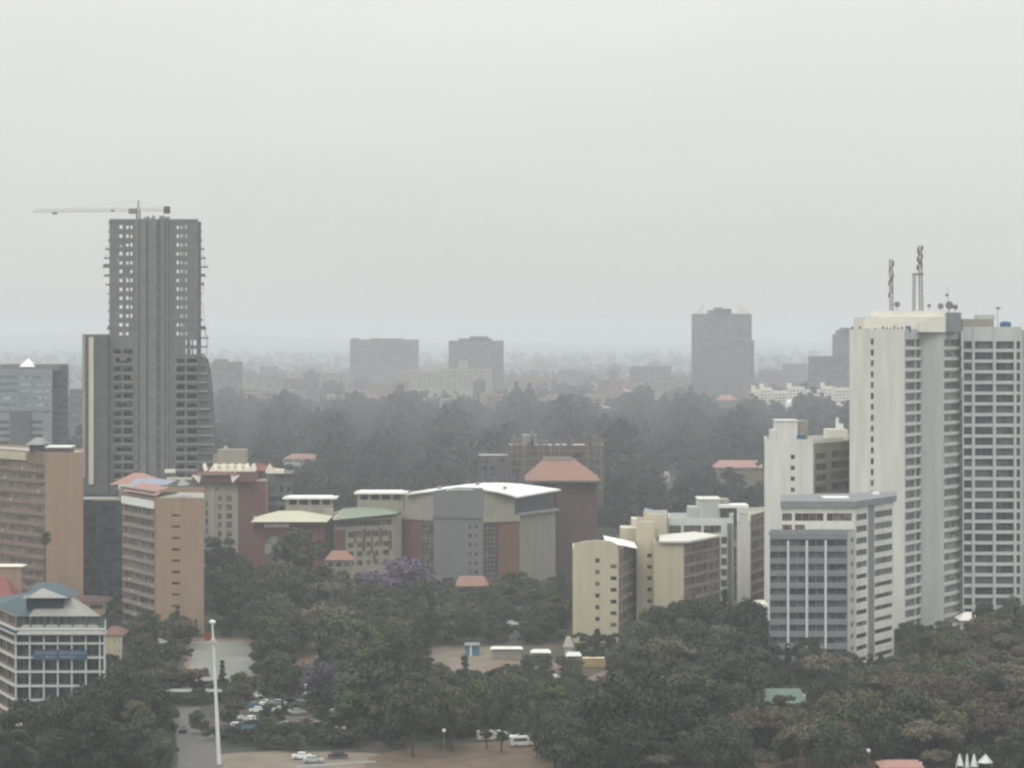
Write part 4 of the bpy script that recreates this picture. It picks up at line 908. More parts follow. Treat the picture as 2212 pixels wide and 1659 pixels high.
# ================================================================== ground, roads, yards
gm = bpy.data.materials.new('dry_park_ground'); gm.use_nodes = True; nt = gm.node_tree; b = nt.nodes['Principled BSDF']; b.inputs['Roughness'].default_value = .95
geo = nt.nodes.new('ShaderNodeNewGeometry')
def noise(sc, det=6):
    n = nt.nodes.new('ShaderNodeTexNoise'); n.inputs['Scale'].default_value = sc; n.inputs['Detail'].default_value = det; nt.links.new(geo.outputs['Position'], n.inputs['Vector']); return n
n1, n2 = noise(.028), noise(.35)
r1 = nt.nodes.new('ShaderNodeValToRGB'); cr_ = r1.color_ramp; cr_.elements[0].position = .36; cr_.elements[0].color = (.028, .036, .024, 1); cr_.elements[1].position = .66; cr_.elements[1].color = (.10, .075, .055, 1); e = cr_.elements.new(.52); e.color = (.052, .052, .036, 1)
nt.links.new(n1.outputs['Fac'], r1.inputs['Fac'])
mx = nt.nodes.new('ShaderNodeMix'); mx.data_type = 'RGBA'; mx.blend_type = 'MULTIPLY'; mx.inputs[0].default_value = .7
r2 = nt.nodes.new('ShaderNodeValToRGB'); r2.color_ramp.elements[0].position = .3; r2.color_ramp.elements[0].color = (.5, .5, .5, 1); r2.color_ramp.elements[1].position = .7; r2.color_ramp.elements[1].color = (1, 1, 1, 1)
nt.links.new(n2.outputs['Fac'], r2.inputs['Fac']); nt.links.new(r1.outputs['Color'], mx.inputs[6]); nt.links.new(r2.outputs['Color'], mx.inputs[7]); nt.links.new(mx.outputs[2], b.inputs['Base Color'])
mb = MB(); mb.quad([(-16000, -1500, 0), (16000, -1500, 0), (16000, 40000, 0), (-16000, 40000, 0)], gm); structure('ground', mb)
PN = [0]
def patch(name, pts, m, z, wob=0):
    PN[0] += 1; z = .004 * PN[0]
    """ground sheet from picture outline points; wob roughens the outline"""
    P = []
    for i in range(len(pts)):
        a, b = pts[i], pts[(i + 1) % len(pts)]; Ya, Yb = GY(a[1]), GY(b[1]); A = Vector((PX(a[0], Ya), Ya)); B = Vector((PX(b[0], Yb), Yb))
        n = max(1, int((B - A).length / 4)) if wob else 1
        for k in range(n):
            p = A.lerp(B, k / n); P.append((p.x + random.uniform(-wob, wob), p.y + random.uniform(-wob, wob) * 2, z))
    mb = MB(); mb.quad(P, m); return structure(name, mb)
M_asph = mat('worn_asphalt', (.115, .11, .105), var=.2, scale=.4)
M_road2 = mat('dusty_road', (.20, .175, .145), var=.15, scale=.4)
M_yard = mat('bleached_concrete_yard', (.20, .20, .185), var=.16, scale=.12)
M_earth = mat('bare_tan_earth', (.18, .15, .118), var=.25, scale=.15)
M_earthb = mat('bare_brown_earth', (.17, .12, .09), var=.25, scale=.15)
M_dry = mat('dry_brown_grass', (.12, .098, .066), var=.3, scale=.2, col2=(.17, .115, .08))
M_lawn = mat('green_lawn', (.06, .12, .04), var=.2)
patch('road_verge', [(475, 1628), (640, 1622), (830, 1628), (870, 1640), (880, 1710), (380, 1710)], M_earth, .004, .8)
patch('car_park', [(500, 1500), (720, 1490), (860, 1500), (880, 1560), (800, 1590), (520, 1600)], mat('car_park_asphalt', (.085, .082, .07), var=.25, scale=.3), .004, .8)
patch('yard_verge', [(400, 1378), (540, 1378), (556, 1420), (560, 1460), (545, 1500), (418, 1480), (400, 1440)], M_earthb, .003, .8)
patch('yard', [(410, 1385), (520, 1385), (545, 1400), (548, 1450), (535, 1490), (520, 1478), (430, 1470), (408, 1440)], M_yard, .006, .6)
patch('bare_earth', [(925, 1392), (1010, 1394), (1100, 1400), (1110, 1430), (1090, 1445), (1040, 1462), (980, 1470), (940, 1450)], M_earth, .004, .5)
patch('bare_earth', [(1040, 1440), (1110, 1420), (1200, 1430), (1250, 1450), (1200, 1480), (1080, 1475)], M_earthb, .007, .5)
patch('brown_clearing', [(610, 1398), (700, 1405), (800, 1420), (840, 1450), (820, 1500), (740, 1490), (650, 1470)], M_earthb, .004, .5)
patch('brown_clearing', [(1250, 1470), (1330, 1440), (1400, 1462), (1430, 1500), (1400, 1530), (1300, 1520)], M_earthb, .004, .5)
patch('dry_grass_field', [(800, 1636), (880, 1616), (960, 1606), (1100, 1600), (1200, 1604), (1200, 1720), (740, 1720)], M_dry, .004, .6)
patch('dry_grass_field', [(1520, 1610), (1760, 1590), (1900, 1600), (1930, 1720), (1480, 1720)], M_dry, .004, .6)
patch('lawn', [(1860, 1330), (1910, 1330), (1914, 1345), (1860, 1345)], M_lawn, .004)
patch('lawn', [(890, 1310), (925, 1300), (930, 1318), (905, 1330)], M_lawn, .004)
patch('road', [(378, 1700), (385, 1640), (376, 1560), (378, 1528), (432, 1528), (440, 1560), (470, 1600), (478, 1640), (490, 1700)], M_asph, .008)
for pts, nm in (([(640, 1655), (812, 1644), (812, 1648), (640, 1660)], 'kerb'),):
    P = [(PX(a, GY(b)), GY(b)) for a, b in pts]; mb = MB(); mb.pbox(P, 0, .14, M_concl); structure('kerb', mb)

# ================================================================== cars
M_tyre = mat('tyre_rubber', (.02, .02, .02), rough=.9); M_rim = mat('wheel_rim', (.3, .3, .3), rough=.4)
M_cg = mat('car_glass', (.02, .025, .03), rough=.1, var=.05, spec=.6); M_hl = mat('headlight_glass', (.7, .7, .68), rough=.2, var=.02)
def carpaint(n, c): return mat(n + '_car_paint', c, rough=.3, var=.03, spec=.5)
CM = {}
def car_meshes(kind):
    if kind in CM: return CM[kind]
    L, W, Hc = (4.3, 1.75, 1.45) if kind == 'car' else ((5.2, 1.9, 2.2) if kind == 'van' else (10.5, 2.5, 3.1))
    prof = {'car': [(-L/2, .35), (-L/2, .8), (-L/2 + .1, .92), (-1.35, 1.0), (-.75, Hc), (.75, Hc), (1.35, .98), (L/2 - .05, .85), (L/2, .6), (L/2, .35)],
            'van': [(-L/2, .35), (-L/2, Hc - .1), (-L/2 + .15, Hc), (1.2, Hc), (1.9, 1.2), (L/2 - .05, 1.0), (L/2, .6), (L/2, .35)],
            'bus': [(-L/2, .4), (-L/2, Hc - .2), (-L/2 + .2, Hc), (L/2 - .3, Hc), (L/2, Hc - .6), (L/2, .4)]}[kind]
    def body(m):
        mb = MB(); n = len(prof); w0, w1 = W / 2, W / 2 * .86
        ww = [w1 if z > 1.1 and kind == 'car' else w0 for x, z in prof]
        mb.v += [(x, -w, z) for (x, z), w in zip(prof, ww)] + [(x, w, z) for (x, z), w in zip(prof, ww)]; mb.mi(m)
        mb.f.append(tuple(range(n))); mb.f.append(tuple(range(2 * n - 1, n - 1, -1))); mb.m += [0, 0]
        for k in range(n): mb.f.append((k, n + k, n + (k + 1) % n, (k + 1) % n)); mb.m.append(0)
        return mb.mesh('body')
    mb = MB()
    if kind == 'car':
        for s_ in (-1, 1): y = s_ * (W / 2 * .9 + .03); mb.quad([(-1.2, y + s_ * .03, 1.0), (1.2, y + s_ * .03, 1.0), (.72, y - s_ * .02, 1.38), (-.72, y - s_ * .02, 1.38)], M_cg)
        mb.quad([(1.33, -.7, 1.01), (1.33, .7, 1.01), (.79, .62, 1.42), (.79, -.62, 1.42)], M_cg); mb.quad([(-1.33, -.7, 1.03), (-1.33, .7, 1.03), (-.79, .62, 1.42), (-.79, -.62, 1.42)], M_cg)
    else:
        a, b_ = (-L/2 + .4, L/2 - (1.6 if kind == 'van' else .7)); zz0, zz1 = (1.25, 1.85) if kind == 'van' else (1.5, 2.5)
        for s_ in (-1, 1): y = s_ * (W / 2 + .02); mb.quad([(a, y, zz0), (b_, y, zz0), (b_ - .2, y, zz1), (a, y, zz1)], M_cg)
        if kind == 'van': mb.quad([(1.9, -.75, 1.25), (1.9, .75, 1.25), (1.3, .7, 2.1), (1.3, -.7, 2.1)], M_cg)
        else: mb.quad([(L/2 + .02, -1.1, 1.4), (L/2 + .02, 1.1, 1.4), (L/2 - .1, 1.1, 2.5), (L/2 - .1, -1.1, 2.5)], M_cg)
    win = mb.mesh('window'); r = .32 if kind != 'bus' else .48
    mb = MB(); mb.bar((0, -.1, 0), (0, .1, 0), r, M_tyre, 12); ty = mb.mesh('wheel'); mb = MB(); mb.bar((0, -.112, 0), (0, .112, 0), r * .6, M_rim, 10); ri = mb.mesh('rim')
    mb = MB(); mb.dome((0, 0, 0), .13, M_hl); hl = mb.mesh('headlight')
    CM[kind] = dict(body=body, win=win, ty=ty, ri=ri, hl=hl, L=L, W=W, r=r, bodies={}); return CM[kind]
def child(name, me, par, loc=(0, 0, 0)):
    o = bpy.data.objects.new(name, me); C.objects.link(o); o.parent = par; o.location = loc; return o
def put_car(px, py, ang, colname, col, label, kind='car', name=None, group='cars parked among the trees'):
    k = car_meshes(kind); Y = GY(py); pm = carpaint(colname, col)
    t = thing({'car': 'parked_car', 'van': 'van', 'bus': 'bus'}[kind], label, kind, (PX(px, Y), Y, .06), group if kind == 'car' else None); t.rotation_euler = (0, 0, R(ang))
    if colname not in k['bodies']: k['bodies'][colname] = k['body'](pm)
    child('body', k['bodies'][colname], t); child('window', k['win'], t)
    for sx in (-1, 1):
        for sy in (-1, 1):
            w = child('wheel', k['ty'], t, (sx * k['L'] * .31, sy * (k['W'] / 2 - .08), k['r'])); child('rim', k['ri'], w)
    for sy in (-1, 1): child('headlight', k['hl'], t, (k['L'] / 2 - .03, sy * k['W'] * .36, .68))
WH, SI, DK, BL, RD = ('white', (.75, .75, .75)), ('silver', (.40, .41, .42)), ('dark', (.03, .03, .035)), ('blue', (.06, .16, .24)), ('maroon', (.14, .03, .03))
for a in [
    (512, 1556, 70, *WH, 'white car by the car park kerb, closest to the tall lamp mast'),
    (541, 1560, -50, *WH, 'bright white car parked aslant, second along from the lamp mast'),
    (577, 1556, 15, *WH, 'white car parked alone on the brown strip of the car park'),
    (557, 1540, 5, *WH, 'bright white car beside a small blue one'),
    (546, 1530, 5, *BL, 'small blue car tucked behind a bright white one'),
    (606, 1539, 3, *WH, 'white car in the middle of the car park'),
    (641, 1544, 25, *SI, 'silver car at the right end of the row of parked cars'),
    (590, 1503, 60, *WH, 'white car at the back edge of the car park, behind the others'),
    (625, 1520, 10, *DK, 'dark car at the back of the car park'),
    (652, 1640, 5, *WH, 'white car with blue tinge on the verge by the bottom edge'),
    (730, 1638, 4, *DK, 'dark car on the verge by the bottom edge, behind the white one'),
    (676, 1648, 3, *SI, 'silver car closest to the kerb at the bottom edge'),
    (990, 1566, 5, *WH, 'white car alone under the dark trees above the brown grass'),
    (1080, 1592, 60, *WH, 'white car nose on beneath the big dark tree'),
    (1112, 1596, 80, *WH, 'white car beside another beneath the big dark tree'),
    (620, 1380, 10, *SI, 'silver car in a gap of the trees above the brown clearing'),
    (745, 1400, 5, *WH, 'white car in the tree gap above the brown clearing'),
    (700, 1425, 10, *SI, 'silver car at the edge of the brown clearing'),
    (866, 1388, 5, *WH, 'white car between the trees left of the tan earth'),
    (805, 1432, 10, *SI, 'silver car behind the middle of the brown clearing'),
    (1075, 1372, 20, *WH, 'white car in front of the hedge left of the cream block'),
    (1104, 1352, 5, *WH, 'white car on the lane left of the cream block'),
    (1125, 1338, 25, *WH, 'white car highest on the lane left of the cream block'),
    (1140, 1362, 12, *SI, 'silver car on the lane closest to the cream block'),
    (345, 1392, 10, *WH, 'white car in the tree gap right of the cream house'),
    (358, 1412, 0, *WH, 'lower of two white cars right of the cream house'),
    (1198, 1470, 60, *WH, 'white car parked askew in the middle clearing'),
    (1010, 1482, 15, *SI, 'silver car below the bare tan earth'),
    (395, 1582, 95, *DK, 'dark car driving down the road left of the lamp mast'),
    (1812, 1592, 20, *WH, 'white car under the trees close to the bottom right lamps'),
]: put_car(*a)
XC = [(506, 1574), (530, 1580), (556, 1578), (590, 1574), (618, 1572), (655, 1565), (574, 1524), (600, 1524), (650, 1526), (680, 1540), (690, 1560), (664, 1582), (540, 1512), (560, 1508), (720, 1545)]
for i, (px, py) in enumerate(XC):
    put_car(px + random.uniform(-2, 2), py, random.choice([2, 5, 60, 75, 88, -12]), *[WH, SI, DK, WH, SI, RD, WH][i % 7], '%s car in the car park, %s' % (['white', 'silver', 'dark', 'white', 'silver', 'maroon', 'white'][i % 7], ['front row, closest to the lamp mast', 'front row, second from the mast', 'front row, third from the mast', 'front row, fourth from the mast', 'front row, fifth from the mast', 'front row, sixth from the mast', 'back row, before the small blue car', 'back row, middle', 'back row, before the white bus', 'right side under the mauve tree', 'right side, nearer the mauve trunk', 'nearest the right corner', 'far left corner at the back', 'far left corner, second at the back', 'far right under the mauve blossom'][i]))
put_car(663, 1506, 2, 'white', (.75, .75, .75), 'white bus at the back of the car park under the purple tree', 'bus')
put_car(696, 1510, 2, 'silver', (.4, .41, .42), 'silver van parked beside the white bus', 'van')
put_car(720, 1592, 88, 'cream', (.55, .52, .42), 'cream van half hidden under the trees, left one of two', 'van')
put_car(738, 1592, 92, 'cream', (.55, .52, .42), 'cream van half hidden under the trees, right one of two', 'van')
put_car(1055, 1600, 10, 'cream', (.55, .52, .42), 'cream van under the dark trees above the brown grass', 'van')
put_car(1128, 1612, 15, 'white', (.75, .75, .75), 'white van at the right end of the brown grass', 'van')
put_car(320, 1640, 5, 'teal', (.10, .26, .24), 'teal van in the trees below the brick red roof, left of the road', 'van')

# ================================================================== trees
def leafmat(name, c, c2, objvar=.38):
    return mat(name, c, rough=.7, var=.25, scale=.22, col2=c2, spec=.2, objvar=objvar)
LM = {'green': leafmat('dark_green_leaves', (.030, .044, .028), (.064, .084, .048)),
      'olive': leafmat('olive_leaves', (.050, .056, .032), (.100, .102, .060)),
      'brown': leafmat('brownish_dry_leaves', (.078, .066, .048), (.135, .114, .083)),
      'bright': leafmat('fresh_green_leaves', (.034, .060, .024), (.072, .110, .040)),
      'purple': leafmat('lilac_blossom', (.105, .085, .13), (.165, .135, .20), .08),
      'mauve': leafmat('faded_mauve_blossom', (.07, .06, .074), (.11, .096, .115), .1),
      'lime': leafmat('yellow_green_leaves', (.12, .13, .05), (.20, .20, .09), .1)}
LM['wood'] = leafmat('dark_wood_leaves', (.018, .027, .024), (.036, .048, .038)); LM['wood2'] = leafmat('dark_olive_wood_leaves', (.026, .032, .026), (.044, .052, .040))
M_bark = mat('grey_brown_bark', (.07, .055, .045), var=.25, scale=1)
def leaf_mesh(name, pts, nrm, size, m):
    n = len(pts); up = rng.normal(size=(n, 3)); t = np.cross(nrm, up); t /= np.linalg.norm(t, axis=1)[:, None] + 1e-9; bt_ = np.cross(nrm, t)
    s1 = (size * rng.uniform(.6, 1.3, n))[:, None]; s2 = (size * rng.uniform(.5, 1.1, n))[:, None]
    v = np.empty((n, 4, 3)); v[:, 0] = pts - t * s1; v[:, 1] = pts - bt_ * s2 + t * s1 * .25; v[:, 2] = pts + t * s1; v[:, 3] = pts + bt_ * s2 + t * s1 * .1
    v = v.reshape(-1, 3); me = bpy.data.meshes.new(name)
    me.vertices.add(n * 4); me.vertices.foreach_set('co', v.ravel()); me.loops.add(n * 4); me.loops.foreach_set('vertex_index', np.arange(n * 4))
    me.polygons.add(n); me.polygons.foreach_set('loop_start', np.arange(0, n * 4, 4)); me.polygons.foreach_set('loop_total', np.full(n, 4))
    me.materials.append(m); me.update(calc_edges=True); return me
def crown_points(shape, hgt, rad, nl, nleaf, seed):
    """lobes through the crown's volume, leaves on and inside each lobe's shell"""
    r_ = np.random.default_rng(seed); P = []; N = []; lobes = []
    for i in range(nl):
        a = r_.uniform(0, 6.283); f = math.sqrt(r_.uniform(0, 1))
        if shape == 'round': zc = hgt * r_.uniform(.24, .86); k = math.sqrt(max(.05, 1 - ((zc / hgt - .5) / .42) ** 2)); lr = rad * r_.uniform(.26, .44)
        elif shape == 'flat': zc = hgt * r_.uniform(.66, .88); k = 1.0; lr = rad * r_.uniform(.2, .33)
        elif shape == 'tall': zc = hgt * r_.uniform(.2, .93); k = .25 + .75 * (1 - zc / hgt); lr = rad * r_.uniform(.25, .45) * (1.15 - .5 * zc / hgt)
        else: zc = hgt * r_.uniform(.35, .9); k = math.sqrt(max(.05, 1 - ((zc / hgt - .6) / .4) ** 2)); lr = rad * r_.uniform(.2, .36)
        d = max(0, rad * k - lr * .7) * f
        lobes.append((d * math.cos(a), d * math.sin(a), zc, lr))
    tot = sum(l[3] ** 2 for l in lobes)
    for x, y, z, lr in lobes:
        n = max(8, int(nleaf * lr * lr / tot)); v = r_.normal(size=(n, 3)); v /= np.linalg.norm(v, axis=1)[:, None]
        v[:, 2] = np.where(v[:, 2] < -.25, -v[:, 2], v[:, 2])
        rr = lr * r_.uniform(.62, 1.08, n)[:, None] * (1 + .12 * np.sin(v[:, :1] * 9 + seed))
        sq = np.array([1, 1, .62 if shape == 'flat' else .85])
        P.append(np.array([x, y, z]) + v * rr * sq); nn = v + r_.normal(size=(n, 3)) * .55; N.append(nn / np.linalg.norm(nn, axis=1)[:, None])
    return np.concatenate(P), np.concatenate(N), lobes
def trunk_mesh(hgt, lobes, seed, r0=.28):
    mb = MB(); zt = hgt * .45; mb.bar((0, 0, 0), (0, 0, zt), (r0, r0 * .65), M_bark, 7)
    for x, y, z, lr in lobes[:7]: mb.bar((0, 0, zt * random.uniform(.6, 1)), (x * .8, y * .8, z), (r0 * .5, .05), M_bark, 5)
    return mb.mesh('trunk')
VAR = {}
def variant(kind, shape, hgt, rad, nl, nleaf, size, seed, lm):
    P, N, lobes = crown_points(shape, hgt, rad, nl, nleaf, seed)
    VAR.setdefault(kind, []).append((leaf_mesh('crown', P, N, size, LM[lm]), trunk_mesh(hgt, lobes, seed), hgt, rad))
for i in range(5): variant('green', 'round', 13, 6.2, 28, 4400, .34, 100 + i, 'green')
for i in range(3): variant('loose', 'open', 14, 5.8, 30, 3600, .34, 200 + i, 'olive')
for i in range(3): variant('bright', 'round', 10, 4.8, 18, 3000, .34, 300 + i, 'bright')
for i in range(4): variant('brown', 'flat', 10, 6.6, 30, 3300, .32, 400 + i, 'brown')
for i in range(2): variant('olive', 'round', 12, 6.0, 26, 4000, .34, 500 + i, 'olive')
for i in range(2): variant('tall', 'tall', 17, 3.0, 26, 2800, .32, 600 + i, 'green')
variant('purple', 'open', 10, 7.0, 30, 3400, .32, 700, 'purple'); variant('mauve', 'open', 9, 8.0, 34, 3000, .30, 701, 'mauve')
variant('lime', 'open', 5, 3.0, 12, 900, .3, 702, 'lime')
WORD = {'green': 'dark green rounded tree', 'loose': 'tall loose crowned olive tree', 'bright': 'fresh green rounded tree', 'brown': 'brownish flat topped tree', 'olive': 'dull olive bushy tree', 'tall': 'narrow dark upright tree', 'purple': 'lilac flowering tree', 'mauve': 'faded mauve flowering tree', 'lime': 'yellow green shrub'}
# skyline of the near canopy: the crowns stay below this line of the picture, because lower things are seen above them
TL = [(-80, 1530), (28, 1560), (130, 1560), (150, 1495), (180, 1460), (224, 1448), (229, 1428), (262, 1428), (268, 1325), (340, 1318), (441, 1318), (446, 1185), (500, 1195), (540, 1190), (600, 1170), (700, 1190), (720, 1215), (800, 1232), (850, 1262), (930, 1240), (985, 1275), (1055, 1275), (1060, 1250), (1230, 1262), (1235, 1396), (1342, 1396), (1350, 1345), (1400, 1310), (1440, 1292), (1500, 1276), (1560, 1280), (1600, 1290), (1655, 1300), (1660, 1392), (1760, 1400), (1835, 1404), (1850, 1430), (1930, 1444), (1935, 1372), (2000, 1362), (2075, 1358), (2082, 1330), (2112, 1322), (2300, 1312)]
def tline(px): return float(np.interp(px, [a for a, _ in TL], [b for _, b in TL]))
CLEAR = [(808, 1200, 916, 1246), (400, 1378, 546, 1478), (376, 1528, 478, 1670), (470, 1622, 880, 1670), (530, 1512, 660, 1572), (940, 1394, 1085, 1445), (1060, 1390, 1310, 1450), (640, 1420, 680, 1460), (900, 1622, 1150, 1670), (1640, 1484, 1742, 1520), (436, 1340, 480, 1670), (340, 1380, 365, 1420), (700, 1184, 760, 1212),
         (1900, 1636, 1990, 1665), (2062, 1622, 2148, 1665), (520, 1598, 556, 1618), (655, 1494, 710, 1510), (1396, 1455, 1436, 1468), (1280, 1470, 1420, 1500), (350, 1492, 538, 1502), (228, 1362, 262, 1428), (1612, 1290, 1662, 1318), (708, 1572, 748, 1592), (1118, 1590, 1142, 1612), (985, 1242, 1056, 1266), (1088, 1338, 1140, 1358), (0, 1200, 46, 1232)]
FOOT = []   # building footprints, as boxes
for o in list(bpy.data.objects):
    if o.type == 'MESH' and o.parent and o.name.split('.')[0] in ('wall', 'body', 'side_wing', 'front_wall', 'shoulder'):
        w = root_loc(o.parent); bb = [Vector(c) for c in o.bound_box]
        FOOT.append((min(c.x for c in bb) + w.x, max(c.x for c in bb) + w.x, min(c.y for c in bb) + w.y, max(c.y for c in bb) + w.y))
def ok_place(x, Y, h, r, tl=True):
    for a, b, c, d in FOOT:
        if a - r * .6 < x < b + r * .6 and c - r * .6 < Y < d + r * .6: return False
    px = CX + x / Y * F; pr = r / Y * F; yt = HY + (H - h) / Y * F; yb = HY + (H - .5) / Y * F; cb = HY + (H - h * .3) / Y * F
    if tl:
        for q_ in (-.75, -.3, 0, .3, .75):
            lim = tline(px + pr * q_)
            if yt + (pr * .25 if abs(q_) > .5 else 0) < lim - 2: return False
    for a, b, c, d in CLEAR:
        if px + pr * .8 > a and px - pr * .8 < c and cb > b and yt < d: return False
        if a < px < c and b < yb < d: return False
    return True
TREES = []
def zone_kind(px, Y):
    q_ = random.random()
    if px > 1640 and Y < 800: return 'brown' if q_ < .62 else ('olive' if q_ < .85 else ('green' if q_ < .95 else 'bright'))
    if px < 460: return 'green' if q_ < .7 else ('loose' if q_ < .85 else 'olive')
    if 1180 < px < 1640 and Y < 640: return 'green' if q_ < .6 else 'bright'
    if 1250 < px < 1430 and Y < 760: return 'brown' if q_ < .5 else 'olive'
    return 'green' if q_ < .34 else ('loose' if q_ < .54 else ('olive' if q_ < .74 else ('bright' if q_ < .86 else ('brown' if q_ < .93 else 'tall'))))
FIX = [(500, 640, 'green', .5), (522, 648, 'tall', .5), (575, 607, 'olive', .42), (628, 640, 'green', .5), (610, 612, 'bright', .4), (480, 665, 'green', .55), (420, 668, 'tall', .65), (428, 600, 'green', .45), (862, 862, 'purple', 1.75), (715, 640, 'mauve', 1.2), (760, 632, 'mauve', .9), (1480, 725, 'green', 1.42), (1540, 732, 'green', 1.42), (1425, 725, 'green', 1.3), (1612, 735, 'green', 1.35), (1385, 715, 'olive', 1.1), (1510, 690, 'green', 1.25), (1630, 700, 'green', 1.1), (1395, 700, 'green', .95), (1560, 700, 'olive', 1.2), (1470, 690, 'brown', 1.2), (1390, 660, 'olive', 1.2), (1340, 552, 'green', 1.5), (1290, 556, 'green', 1.4), (1400, 560, 'green', 1.45), (1470, 572, 'green', 1.35), (1250, 566, 'bright', 1.1), (1550, 600, 'bright', 1.2), (1600, 620, 'green', 1.3),
       (645, 885, 'loose', 1.85), (470, 960, 'loose', 1.3), (500, 955, 'green', 1.15), (610, 890, 'green', 1.2), (690, 885, 'green', 1.05), (575, 890, 'olive', 1.1), (180, 740, 'lime', 1.0), (150, 745, 'lime', .9), (610, 640, 'green', .95), (520, 655, 'tall', .6), (40, 560, 'green', 1.1), (110, 565, 'green', 1.1), (180, 570, 'green', 1.2), (240, 575, 'green', 1.2), (300, 580, 'green', 1.2), (230, 610, 'green', 1.1), (2150, 760, 'bright', 1.2), (2195, 745, 'olive', 1.4)]
for px, Y, k, s in FIX: TREES.append((PX(px, Y), Y, k, s))
def far_enough(x, Y, dmin):
    return all((x - a) ** 2 + (Y - b) ** 2 > dmin * dmin for a, b, _, _ in TREES)
y_ = 540
while y_ < 1240:
    step = 6.4 if y_ < 840 else 8.5
    hw = .205 * y_
    for k in range(int(2 * hw / step)):
        x = -hw + (k + random.random()) * step; Y = y_ + random.uniform(-.5, .5) * step
        if Y > 1200: continue
        px = CX + x / Y * F
        if 440 < px < 1260 and Y < 880 and random.random() < .38: continue
        kd = zone_kind(px, Y); s = random.choice([random.uniform(.7, 1.1), random.uniform(.95, 1.5)])
        for att in range(6):
            me = VAR[kd][0]
            if ok_place(x, Y, me[2] * s, me[3] * s) and far_enough(x, Y, 5.2 * s + 1.6): TREES.append((x, Y, kd, s)); break
            s *= .78
            if s < .3: break
    y_ += step
near = sorted(TREES, key=lambda t: -(t[3] / t[1]) * (1.5 if t[2] in ('purple', 'mauve') else 1))
NEAR, REST = near[:285], near[285:]
LAND = [(-99, 230, 'by the gridded office'), (230, 350, 'near the cream house'), (350, 450, 'below the tan slab with slots'), (450, 560, 'right of the tall lamp mast'), (560, 720, 'below the straw roof'), (720, 860, 'below the pale green roof'), (860, 960, 'left of the bare tan earth'), (960, 1100, 'below the curved white roof'), (1100, 1236, 'below the plum brick block'), (1236, 1350, 'in front of the cream block'), (1350, 1480, 'before the blank cream block'), (1480, 1660, 'beside the striped office'), (1660, 1850, 'before the striped office front'), (1850, 1960, 'before the white striped side'), (1960, 2080, 'before the tallest white tower'), (2080, 2400, 'before the grid tower')]
ORD = ['frontmost', 'second', 'third', 'fourth', 'fifth', 'sixth', 'seventh', 'eighth', 'ninth', 'tenth', 'eleventh', 'twelfth', 'thirteenth', 'fourteenth', 'fifteenth', 'sixteenth', 'seventeenth', 'eighteenth', 'nineteenth', 'twentieth'] + ['further back'] * 200
seen = {}
for x, Y, kd, s in sorted(NEAR, key=lambda t: t[1]):
    px = CX + x / Y * F; where = next(w for a, b, w in LAND if a <= px < b or w == LAND[-1][2])
    key = (kd, where); seen[key] = seen.get(key, 0) + 1; o_ = ORD[seen[key] - 1]
    alone = kd in ('purple',)
    lab = WORD[kd] + ' ' + where + ('' if alone else ', ' + o_ + (' back' if o_ != 'frontmost' else ''))
    size = ' small' if s < .6 else (' large' if s > 1.15 else '')
    me = random.choice(VAR[kd])
    t = thing({'lime': 'shrub', 'purple': 'jacaranda_tree', 'mauve': 'jacaranda_tree', 'brown': 'acacia_tree'}.get(kd, 'tree'), (size + ' ' + lab).strip(), 'tree' if kd != 'lime' else 'shrub', (x, Y, 0), 'trees of the near park' if kd != 'lime' else None)
    t.rotation_euler = (0, 0, random.uniform(0, 6.28)); t.scale = (s * random.uniform(.9, 1.12), s * random.uniform(.9, 1.12), s)
    child('trunk', me[1], t); child('crown', me[0], t)
# palm like tall tree at the left
t = thing('palm_tree', 'lone tall palm standing before the tan office at the left', 'palm tree', (PX(97, 800), 800, 0)); hh = PZ(1160, 800)
mb = MB(); mb.bar((PX(97, 800), 800, 0), (PX(98, 800), 800, hh), (.35, .22), M_bark, 8); part('trunk', mb, t)
mb = MB(); c = Vector((PX(98, 800), 800, hh)); M_fr = LM['olive']
for i in range(120):
    a = random.uniform(0, 6.28); e0 = random.uniform(-1.1, 1.3); p = c.copy(); prev = p
    for k in range(5):
        e = e0 - k * .22; dirv = Vector((math.cos(a) * math.cos(e), math.sin(a) * math.cos(e), math.sin(e))); p2 = p + dirv * .52
        side = Vector((-math.sin(a), math.cos(a), 0)) * (.28 if k < 4 else .1)
        mb.quad([p - side, p2 - side, p2 + side, p + side], M_fr); p = p2
part('crown', mb, t)

